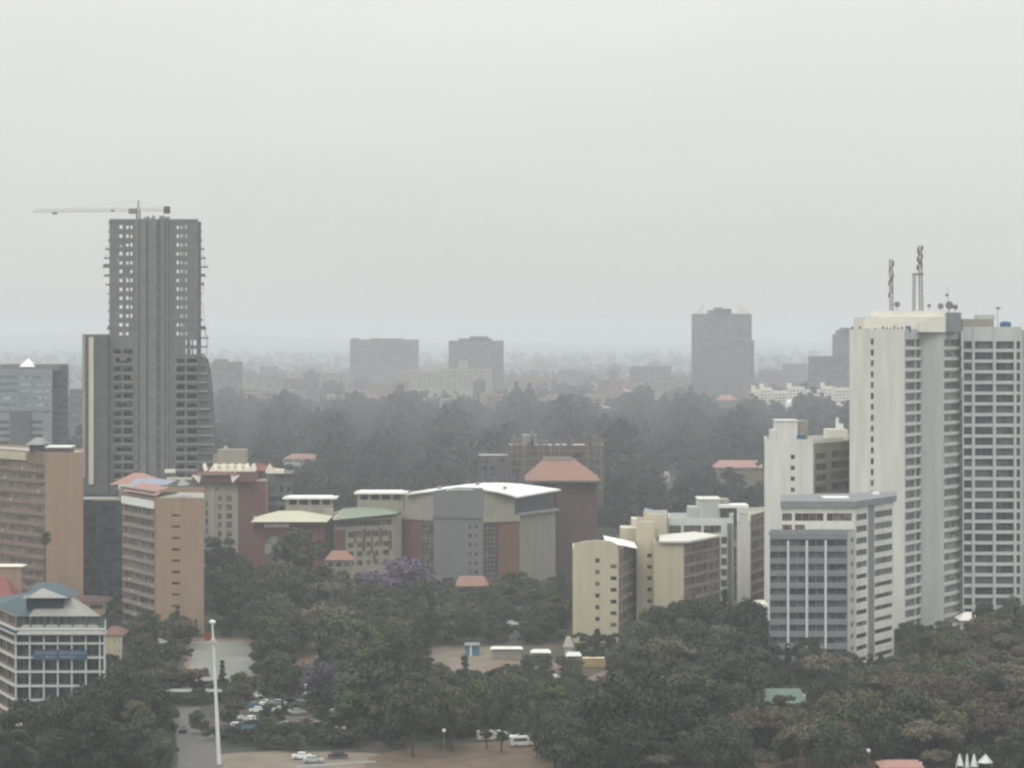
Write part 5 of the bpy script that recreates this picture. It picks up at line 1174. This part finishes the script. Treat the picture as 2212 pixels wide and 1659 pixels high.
# masses of trees nobody could count: one object each, instanced on points
def mass(name, label, pts, scl, sources, cat='wood'):
    """points carrying copies of low detail trees through geometry nodes"""
    me = bpy.data.meshes.new(name); n = len(pts)
    me.vertices.add(n); me.vertices.foreach_set('co', np.array(pts, dtype=float).ravel())
    a = me.attributes.new('s', 'FLOAT', 'POINT'); a.data.foreach_set('value', np.array(scl, dtype=float))
    r_ = me.attributes.new('rot', 'FLOAT', 'POINT'); r_.data.foreach_set('value', rng.uniform(0, 6.28, n))
    ix = me.attributes.new('pick', 'INT', 'POINT'); ix.data.foreach_set('value', rng.integers(0, len(sources), n))
    o = bpy.data.objects.new(name, me); C.objects.link(o); tag(o, label, cat, None, 'stuff')
    ng = bpy.data.node_groups.new(name, 'GeometryNodeTree'); ng.interface.new_socket('Geometry', in_out='INPUT', socket_type='NodeSocketGeometry'); ng.interface.new_socket('Geometry', in_out='OUTPUT', socket_type='NodeSocketGeometry')
    N = ng.nodes; K = ng.links; gi = N.new('NodeGroupInput'); go = N.new('NodeGroupOutput'); j = N.new('GeometryNodeJoinGeometry')
    def attr(nm, ty='FLOAT'):
        q_ = N.new('GeometryNodeInputNamedAttribute'); q_.data_type = ty; q_.inputs['Name'].default_value = nm; return q_
    cmbr = N.new('ShaderNodeCombineXYZ'); K.new(attr('rot').outputs['Attribute'], cmbr.inputs['Z'])
    s_ = attr('s'); pk = attr('pick', 'INT')
    for i, src in enumerate(sources):
        oi = N.new('GeometryNodeObjectInfo'); oi.inputs['Object'].default_value = src; oi.transform_space = 'ORIGINAL'
        cmp = N.new('FunctionNodeCompare'); cmp.data_type = 'INT'; cmp.operation = 'EQUAL'; K.new(pk.outputs['Attribute'], cmp.inputs[2]); cmp.inputs[3].default_value = i
        ip = N.new('GeometryNodeInstanceOnPoints'); K.new(gi.outputs[0], ip.inputs['Points']); K.new(cmp.outputs[0], ip.inputs['Selection']); K.new(oi.outputs['Geometry'], ip.inputs['Instance'])
        K.new(cmbr.outputs[0], ip.inputs['Rotation']); K.new(s_.outputs['Attribute'], ip.inputs['Scale']); K.new(ip.outputs[0], j.inputs[0])
    K.new(j.outputs[0], go.inputs[0]); md = o.modifiers.new('scatter', 'NODES'); md.node_group = ng
    return o
crowns = {}
for o in bpy.data.objects:
    if o.name.startswith('crown') and o.parent and o.data.users > 0:
        for k, vs in VAR.items():
            for v in vs:
                if o.data == v[0] and k not in ('lime', 'purple', 'mauve'): crowns.setdefault(o.data.name, o)
srcs = list(crowns.values())
if REST:
    mass('further_trees', 'mass of further park trees filling the gaps between the mid distance buildings', [(x, Y, 0) for x, Y, k, s in REST], [s for *_, s in REST], srcs)
BS = []
for i in range(3):
    P, N_, lobes = crown_points('open', 3.2, 2.4, 9, 520, 800 + i); me = leaf_mesh('crown', P, N_, .34, LM[['green', 'olive', 'green'][i]])
    px, Y = [(455, 590), (560, 600), (1180, 600)][i]
    t = thing('shrub', ['rounded shrub beside the road, right of the lamp mast', 'rounded shrub at the edge of the car park', 'rounded shrub at the end of the brown grass'][i], 'shrub', (PX(px, Y), Y, 0)); BS.append(child('crown', me, t))
up, us = [], []
BARE = [(372, 1524, 482, 1700), (520, 1505, 670, 1585), (404, 1380, 550, 1486), (470, 1622, 880, 1700), (930, 1390, 1105, 1468), (860, 1600, 1200, 1700), (630, 1410, 690, 1470), (780, 1415, 820, 1480), (1255, 1440, 1320, 1500), (1500, 1605, 1920, 1700), (1062, 1395, 1255, 1440)]
for k in range(9000):
    Y = 552 + 630 * random.random() ** 1.3; x = random.uniform(-.21, .21) * Y; px = CX + x / Y * F; py = HY + H / Y * F
    if any(a < px < c and b < py < d for a, b, c, d in BARE): continue
    if any(a - 1.5 < x < b + 1.5 and c - 1.5 < Y < d + 1.5 for a, b, c, d in FOOT): continue
    up.append((x, Y, 0)); us.append(random.uniform(.5, 1.35))
mass('undergrowth', 'low green undergrowth between the park trees', up, us, BS, 'undergrowth')
# low detail sources: first emergent trees of the far wood, things of their own
LOW = []
for i in range(7):
    shape = ['round', 'round', 'open', 'tall', 'round', 'open', 'flat'][i]; hh = [15, 17, 18, 22, 14, 16, 13][i]; rr = [7, 7.5, 6.5, 4, 6.5, 7, 8][i]
    P, N_, lobes = crown_points(shape, hh, rr, 16, 1100, 900 + i); me = leaf_mesh('crown', P, N_, .75, LM[['wood', 'wood2', 'wood', 'wood', 'wood2', 'wood', 'wood'][i]])
    px = [505, 760, 1010, 1395, 1510, 1330, 1640][i]; Y = [1900, 2100, 2300, 2000, 1900, 2250, 2100][i]; s = 1.35
    t = thing('tall_tree', ['domed hazy tree rising right beside the unfinished tower', 'domed hazy tree rising below the wide grey far block', 'open crowned hazy tree rising below the narrow far block', 'pointed hazy tree, the highest in the wood', 'domed hazy tree rising below the dark far tower', 'open crowned hazy tree left of the pointed one', 'flat topped hazy tree left of the pale apartment row'][i], 'tree', (PX(px, Y), Y, 0), 'emergent trees of the hazy wood')
    t.scale = (s, s, s); mb = MB(); mb.bar((0, 0, 0), (0, 0, hh * .6), (.4, .2), M_bark, 6); child('trunk', mb.mesh('trunk'), t); LOW.append(child('crown', me, t))
def scatter(y0, y1, spacing, keep=lambda px, Y: True, lim=9e9, xw=.215):
    pts, sc_ = [], []; Y = y0
    while Y < y1:
        sp = spacing(Y); hw = xw * Y; n = int(2 * hw / sp)
        for k in range(n):
            x = -hw + (k + random.random()) * sp; yy = Y + random.uniform(-.5, .5) * sp
            px = CX + x / yy * F
            if any(a - 4 < x < b + 4 and c - 4 < yy < d + 4 for a, b, c, d in FOOT if d > y0 - 50): continue
            if keep(px, yy): pts.append((x, yy, 0)); sc_.append(random.uniform(.6, 1.25))
        Y += sp
    return pts, sc_
def keepw(px, Y):
    for a, b, c, d in ((600, 706, 1520, 1845), (1535, 1665, 1380, 1685), (1424, 1476, 1380, 1700)):
        if a < px < b and c < Y < d: return False
    if px < 480 and Y > 1500: return random.random() < .5
    return True
def smoothn(px, Y): return math.sin(px * .021 + Y * .0031) + math.sin(px * .05 - Y * .002 + 1.3)
p_, s_ = scatter(1200, 3050, lambda Y: 11 + (Y - 1200) * .003, keepw)
s_ = [b * (1.15 + .28 * smoothn(CX + a[0] / a[1] * F, a[1])) if a[1] > 1500 else b for a, b in zip(p_, s_)]
mass('wood', 'broad dark hazy wood across the middle distance', p_, s_, LOW)
p_, s_ = scatter(3050, 8000, lambda Y: 24 + (Y - 2900) * .006, lambda px, Y: random.random() < .42 + .22 * smoothn(px, Y * .6))
mass('suburb_trees', 'trees scattered through the hazy suburb beyond the wood', p_, s_, LOW)
p_, s_ = scatter(8000, 24000, lambda Y: 80 + (Y - 8000) * .012, lambda px, Y: random.random() < .6)
mass('horizon_woods', 'faint tree cover reaching to the hazy horizon', p_, [s * 1.5 for s in s_], LOW)

# ================================================================== far city
FC = [mat('far_wall_%d' % i, c, var=.15, scale=.05) for i, c in enumerate([(.16, .16, .155), (.24, .23, .21), (.10, .10, .105), (.34, .31, .28), (.26, .19, .17), (.70, .67, .59)])]
def fblock(name, label, px0, px1, Y, D, ytop, m, rows=8, bays=8, cat='building', extras=(), group=None, h=1.6, glassm=None, wins=True):
    glassm = glassm or glass('far_window_glass', (.10, .105, .11))
    b = Bld(name, label, [(px0, Y), (px1, Y), (px1, Y + D), (px0, Y + D)], ytop, wall=m, cat=cat, group=group, faces={0: [dict(z=PZ(ytop, Y) - 4, pitch=3.6, n=rows, h=h, bays=bays, mg=2, gap=1.5, glass=glassm)]} if wins else None)
    for a, c, yt in extras: annex(b, 'roof_house', a, c, Y + 3, Y + D - 3, yt, b.zt - .9, m)
    return b
fblock('far_slab_block', 'wide grey hazy slab block on the horizon', 756, 905, 4000, 36, 733.5, FC[0], 9, 9, extras=[(800, 870, 731), (758, 775, 730.5)])
fblock('far_slab_block', 'narrower dark hazy block on the horizon with stepped top', 969, 1088, 3800, 36, 736, FC[2], 10, 8, extras=[(990, 1062, 731), (1015, 1055, 726.5)])
bd = fblock('far_tower', 'dark hazy tower standing alone above the horizon', 1494, 1624, 3500, 44, 678, FC[2], 14, 7, extras=[(1532, 1580, 670), (1545, 1560, 664), (1564, 1580, 666.5)])
mb = MB(); zz = bd.zt
for a, b_, c in ((1497, 1521, 1519), (1594, 1620, 1597)):
    Y = 3500
    A3, B3, C3 = (PX(a, Y), Y + 2, zz + .01), (PX(b_, Y), Y + 2, zz + .01), (PX(c, Y), Y + 2, PZ(656 if a < 1500 else 654, Y))
    A4, B4, C4 = [(p[0], p[1] + 12, p[2]) for p in (A3, B3, C3)]
    mb.quad([A3, B3, C3], FC[5]); mb.quad([A3, C3, C4, A4], FC[5]); mb.quad([B3, B4, C4, C3], FC[5]); mb.quad([B4, A4, C4], FC[5])
part('corner_spire', mb, bd.t)
mb = MB(); mb.box(PX(1622, 3498), PX(1629, 3498), 3498, 3530, 0, PZ(735, 3498), FC[2]); part('side_stair', mb, bd.t)
fb = fblock('far_stepped_block', 'dark hazy stepped block just left of the tallest white tower', 1798, 1850, 3300, 40, 722, FC[2], 12, 4, extras=[(1812, 1850, 713), (1820, 1850, 708)])
fblock('far_block', 'dark hazy block before the stepped one, left of the white tower', 1746, 1850, 3150, 40, 770, FC[2], 10, 8)
for i, (a, b_, t_) in enumerate(((1623, 1640, 842), (1641, 1668, 838), (1669, 1700, 845), (1701, 1738, 836), (1739, 1772, 842), (1773, 1800, 835), (1801, 1845, 838))):
    fblock('apartment_block', 'pale cream apartment block, %s in the row left of the white tower' % ['first', 'second', 'third', 'fourth', 'fifth', 'sixth', 'last'][i], a, b_, 2850 + (i % 3) * 20, 26, t_, FC[5], 4, max(2, int((b_ - a) / 8)), group='row of pale apartment blocks', extras=[(a + 3, a + 9, t_ - 8)] if i in (0, 1, 3, 5) else [])
mb = MB(); mb.dome((PX(1706, 2700), 2700, PZ(876, 2700)), 4.8, M_whitem, rz=6.5, seg=14, rings=8); mb.box(PX(1697, 2700), PX(1716, 2700), 1855, 1865, 0, PZ(886, 2700), M_cool)
single('white_dome', mb, (PX(1706, 2700), 2700, 0), 'small bright white dome below the pale apartment row', 'dome')
for i, (a, b_, t_, Y_, m_) in enumerate(((612, 690, 818, 3150, 0), (690, 752, 806, 3700, 1), (560, 600, 792, 4300, 0), (1096, 1150, 812, 3500, 1), (1205, 1262, 800, 4200, 0), (1360, 1450, 792, 4000, 2), (1400, 1490, 812, 3400, 1), (1640, 1700, 800, 3900, 0), (1690, 1742, 786, 4400, 2), (1560, 1640, 830, 3060, 0), (1290, 1345, 820, 3200, 4))):
    fblock('mid_rise_block', 'hazy mid rise block ' + ['at the wood edge right of the unfinished tower', 'behind that edge, left of the wide slab', 'small and faint right of the unfinished tower', 'just right of the narrow dark block', 'faint between the narrow block and the lone tower', 'dark, left of the lone dark tower', 'paler, at the foot of the lone tower', 'right of the lone dark tower', 'dark and faint before the stepped block', 'low before the lone dark tower', 'pinkish, midway to the lone tower'][i], a, b_, Y_, 26, t_, FC[m_], 5, 6, group='hazy mid rise blocks')
fblock('pink_flats', 'pinkish flats in the haze, above the wood', 796, 846, 3200, 28, 830, FC[4], 4, 6, extras=[(798, 812, 826)]); fblock('pink_flats', 'taller pinkish flats right beside the first ones', 847, 886, 3150, 28, 822, FC[4], 4, 5)
fblock('pale_slab', 'long pale slab in the haze behind the pinkish flats', 862, 960, 3500, 30, 800, FC[3], 6, 8); fblock('pale_slab', 'long pale slab in the haze below the narrow dark block', 961, 1062, 3400, 30, 797, FC[3], 7, 8, extras=[(990, 1010, 780)])
fblock('low_hall', 'low pale hall with wide roof at the edge of the wood', 705, 792, 3300, 30, 852, FC[3], 1, 6)
fblock('low_hall', 'low pinkish hall at the wood edge right of centre', 1180, 1290, 3200, 26, 852, FC[4], 2, 8)
fblock('grey_flats', 'hazy grey flats right beside the unfinished tower', 455, 525, 3000, 34, 782, FC[0], 8, 5, extras=[(462, 488, 776)]); fblock('grey_flats', 'broad hazy grey flats left of the wide slab block', 530, 612, 3300, 34, 808, FC[1], 6, 7)
fblock('grey_flats', 'hazy grey flats left of the unfinished tower', 150, 182, 1900, 30, 842, FC[2], 8, 3)
# anonymous far blocks: copies sharing three meshes
protos = []
for i in range(6):
    mb = MB(); L_, D_, H_ = [(22, 14, 12), (30, 16, 18), (16, 14, 26), (40, 18, 10), (24, 20, 22), (14, 12, 34)][i]; m = FC[i]
    P4 = [(-L_ / 2, -D_ / 2), (L_ / 2, -D_ / 2), (L_ / 2, D_ / 2), (-L_ / 2, D_ / 2)]; mw = MB()
    nb = max(3, int(L_ / 4)); hl = []
    for k in range(int(H_ / 3.3)):
        for q_ in range(nb): u = 1 + q_ * (L_ - 2) / nb; hl.append((u + .4, u + (L_ - 2) / nb - .4, 1 + k * 3.3, 2.6 + k * 3.3))
    wall_face(mw, P4[0], P4[1], 0, H_, hl, m, .4)
    for k in (1, 2, 3): wall_face(mw, P4[k], P4[(k + 1) % 4], 0, H_, [], m)
    for h_ in hl: mw.quad([(-L_ / 2 + h_[0], -D_ / 2 + .4, h_[2]), (-L_ / 2 + h_[1], -D_ / 2 + .4, h_[2]), (-L_ / 2 + h_[1], -D_ / 2 + .4, h_[3]), (-L_ / 2 + h_[0], -D_ / 2 + .4, h_[3])], M_dark)
    mr_ = MB()
    if i in (0, 3): mr_.hip(-L_ / 2 - .5, L_ / 2 + .5, -D_ / 2 - .5, D_ / 2 + .5, H_ + .01, H_ + 4, -L_ / 4, L_ / 4, [M_pink, M_roofg][i % 2])
    else: mr_.box(-L_ / 2, L_ / 2, -D_ / 2, D_ / 2, H_ + .01, H_ + .8, m); mr_.box(-L_ / 5, L_ / 6, -D_ / 4, D_ / 4, H_ + .803, H_ + 3.6, m)
    protos.append((mw.mesh('wall'), mr_.mesh('roof'), H_))
SEG = [(-99, 180, 'left of the unfinished tower'), (180, 640, 'right of the unfinished tower'), (640, 760, 'left of the wide grey slab block'), (760, 930, 'around the wide grey slab block'), (930, 1090, 'around the narrower dark block'), (1090, 1300, 'right of the narrower dark block'), (1300, 1494, 'left of the lone dark tower'), (1494, 1640, 'behind the lone dark tower'), (1640, 2400, 'right of the lone dark tower')]
far = []
for k in range(270):
    Y = 2950 + 9500 * random.random() ** 1.5; px = random.uniform(-20, 1850)
    if 230 < px < 450 or (150 < px < 230): continue
    far.append((Y, px))
cnt = {}; CW = ['pink roofed', 'beige', 'dark grey', 'white roofed', 'pinkish', 'slim pale']
for Y, px in sorted(far):
    i = random.choices(range(6), [4, 4, 4, 1.6, 4, .35])[0]; w = next(c for a, b, c in SEG if a <= px < b)
    key = (i, w); cnt[key] = cnt.get(key, 0) + 1; od = ORD[cnt[key] - 1] if cnt[key] > 1 else 'closest'
    t = thing('far_building', 'hazy %s building %s, %s back' % (CW[i], w, od), 'building', (PX(px, Y), Y, 0), 'small buildings of the hazy far city')
    s = random.uniform(.8, 1.6); t.scale = (s, s, random.uniform(.8, 1.5)); t.rotation_euler = (0, 0, random.uniform(-.6, .6))
    child('wall', protos[i][0], t); child('roof', protos[i][1], t)
# low hills on the horizon
mb = MB(); mh = mat('far_hill_scrub', (.07, .08, .05), var=.2, scale=.001)
def ridge(Y, h0, seed, x0=-9000, x1=9000):
    n = 90; r_ = np.random.default_rng(seed); ph = r_.uniform(0, 6.28, 5)
    hs = [h0 * (.55 + .2 * math.sin(i * .11 + ph[0]) + .13 * math.sin(i * .27 + ph[1]) + .07 * math.sin(i * .8 + ph[2]) + .05 * math.sin(i * 1.9 + ph[3])) for i in range(n + 1)]
    for i in range(n):
        xa, xb = x0 + (x1 - x0) * i / n, x0 + (x1 - x0) * (i + 1) / n
        mb.quad([(xa, Y - 1500, -.5), (xb, Y - 1500, -.5), (xb, Y, hs[i + 1]), (xa, Y, hs[i])], mh); mb.quad([(xb, Y + 2500, -.5), (xa, Y + 2500, -.5), (xa, Y, hs[i]), (xb, Y, hs[i + 1])], mh)
ridge(17000, 116, 5); ridge(26000, 125, 8)
structure('hills', mb)

# ================================================================== haze
hz = MB(); hz.box(-15800, 15800, -1400, 39800, -1, 153, M_white); hzm = bpy.data.materials.new('haze_air'); hzm.use_nodes = True; nt = hzm.node_tree
for n in list(nt.nodes):
    if n.type == 'BSDF_PRINCIPLED': nt.nodes.remove(n)
pv = nt.nodes.new('ShaderNodeVolumePrincipled'); pv.inputs['Color'].default_value = (.885, .925, .985, 1); pv.inputs['Density'].default_value = 1.8e-4; pv.inputs['Anisotropy'].default_value = .2
nt.links.new(pv.outputs['Volume'], nt.nodes['Material Output'].inputs['Volume'])
hz.mats = [hzm]; me = hz.mesh('haze'); o = bpy.data.objects.new('haze', me); C.objects.link(o); o['kind'] = 'stuff'; o['label'] = 'pale dusty haze lying over the whole city'
for p in list(bpy.data.objects):
    if '_n' in p.keys(): del p['_n']

# ================================================================== sky, sun
w = bpy.data.worlds.new('World'); bpy.context.scene.world = w; w.use_nodes = True; nt = w.node_tree; bg = nt.nodes['Background']
SUN_EL, SUN_AZ = 48, 200      # behind the camera, a little to the left
sky = nt.nodes.new('ShaderNodeTexSky'); sky.sky_type = 'NISHITA'; sky.sun_disc = False; sky.sun_elevation = R(SUN_EL); sky.sun_rotation = R(SUN_AZ); sky.dust_density = 4
tc = nt.nodes.new('ShaderNodeTexCoord'); sp = nt.nodes.new('ShaderNodeSeparateXYZ'); nt.links.new(tc.outputs['Generated'], sp.inputs[0])
mr = nt.nodes.new('ShaderNodeMapRange'); mr.inputs['From Min'].default_value = 0; mr.inputs['From Max'].default_value = 1; mr.inputs['To Min'].default_value = 1; mr.inputs['To Max'].default_value = 3.0
nt.links.new(sp.outputs['Z'], mr.inputs['Value'])
mp = nt.nodes.new('ShaderNodeMapping'); mp.inputs['Scale'].default_value = (2.2, 2.2, 7); nt.links.new(tc.outputs['Generated'], mp.inputs['Vector'])
nz = nt.nodes.new('ShaderNodeTexNoise'); nz.inputs['Scale'].default_value = 1.6; nz.inputs['Detail'].default_value = 5; nz.inputs['Roughness'].default_value = .5; nt.links.new(mp.outputs[0], nz.inputs['Vector'])
m2_ = nt.nodes.new('ShaderNodeMapRange'); m2_.inputs['From Min'].default_value = .3; m2_.inputs['From Max'].default_value = .7; m2_.inputs['To Min'].default_value = .96; m2_.inputs['To Max'].default_value = 1.04; nt.links.new(nz.outputs['Fac'], m2_.inputs['Value'])
mm = nt.nodes.new('ShaderNodeMath'); mm.operation = 'MULTIPLY'; nt.links.new(mr.outputs[0], mm.inputs[0]); nt.links.new(m2_.outputs[0], mm.inputs[1])
cl = nt.nodes.new('ShaderNodeVectorMath'); cl.operation = 'SCALE'; cl.inputs[0].default_value = (.68, .688, .656); nt.links.new(mm.outputs[0], cl.inputs['Scale'])
sk = nt.nodes.new('ShaderNodeVectorMath'); sk.operation = 'SCALE'; sk.inputs['Scale'].default_value = .06; nt.links.new(sky.outputs[0], sk.inputs[0])
mix = nt.nodes.new('ShaderNodeMix'); mix.data_type = 'RGBA'; mix.inputs[0].default_value = .06; nt.links.new(cl.outputs[0], mix.inputs[6]); nt.links.new(sk.outputs[0], mix.inputs[7])
nt.links.new(mix.outputs[2], bg.inputs['Color']); bg.inputs['Strength'].default_value = 1.0
sd = bpy.data.lights.new('sun', 'SUN'); sd.energy = .7; sd.angle = R(20); sd.color = (1, .95, .87); so = bpy.data.objects.new('sun', sd); C.objects.link(so)
dirv = Vector((math.sin(R(SUN_AZ)) * math.cos(R(SUN_EL)), math.cos(R(SUN_AZ)) * math.cos(R(SUN_EL)), math.sin(R(SUN_EL)))); so.rotation_euler = dirv.to_track_quat('Z', 'Y').to_euler(); so.location = (0, 0, 300)

# ================================================================== camera, render
cd = bpy.data.cameras.new('camera'); cam = bpy.data.objects.new('camera', cd); C.objects.link(cam); cam.location = (0, 0, H); cam.rotation_euler = (R(90), 0, 0)
cd.sensor_fit = 'HORIZONTAL'; cd.sensor_width = 36; cd.lens = 36 * F / 2212; cd.clip_start = 1; cd.clip_end = 80000; cd.shift_y = -(1659 / 2 - HY) / 2212
s = bpy.context.scene; s.camera = cam; s.render.engine = 'CYCLES'
s.view_settings.view_transform = 'Standard'; s.view_settings.look = 'None'; s.view_settings.exposure = 0; s.view_settings.gamma = 1
s.cycles.volume_bounces = 2; s.cycles.max_bounces = 6; s.cycles.diffuse_bounces = 3; s.cycles.use_denoising = True
s.cycles.pixel_filter_type = 'BLACKMAN_HARRIS'; s.cycles.filter_width = 2.5
print('trees', len(TREES), 'near', len(NEAR))
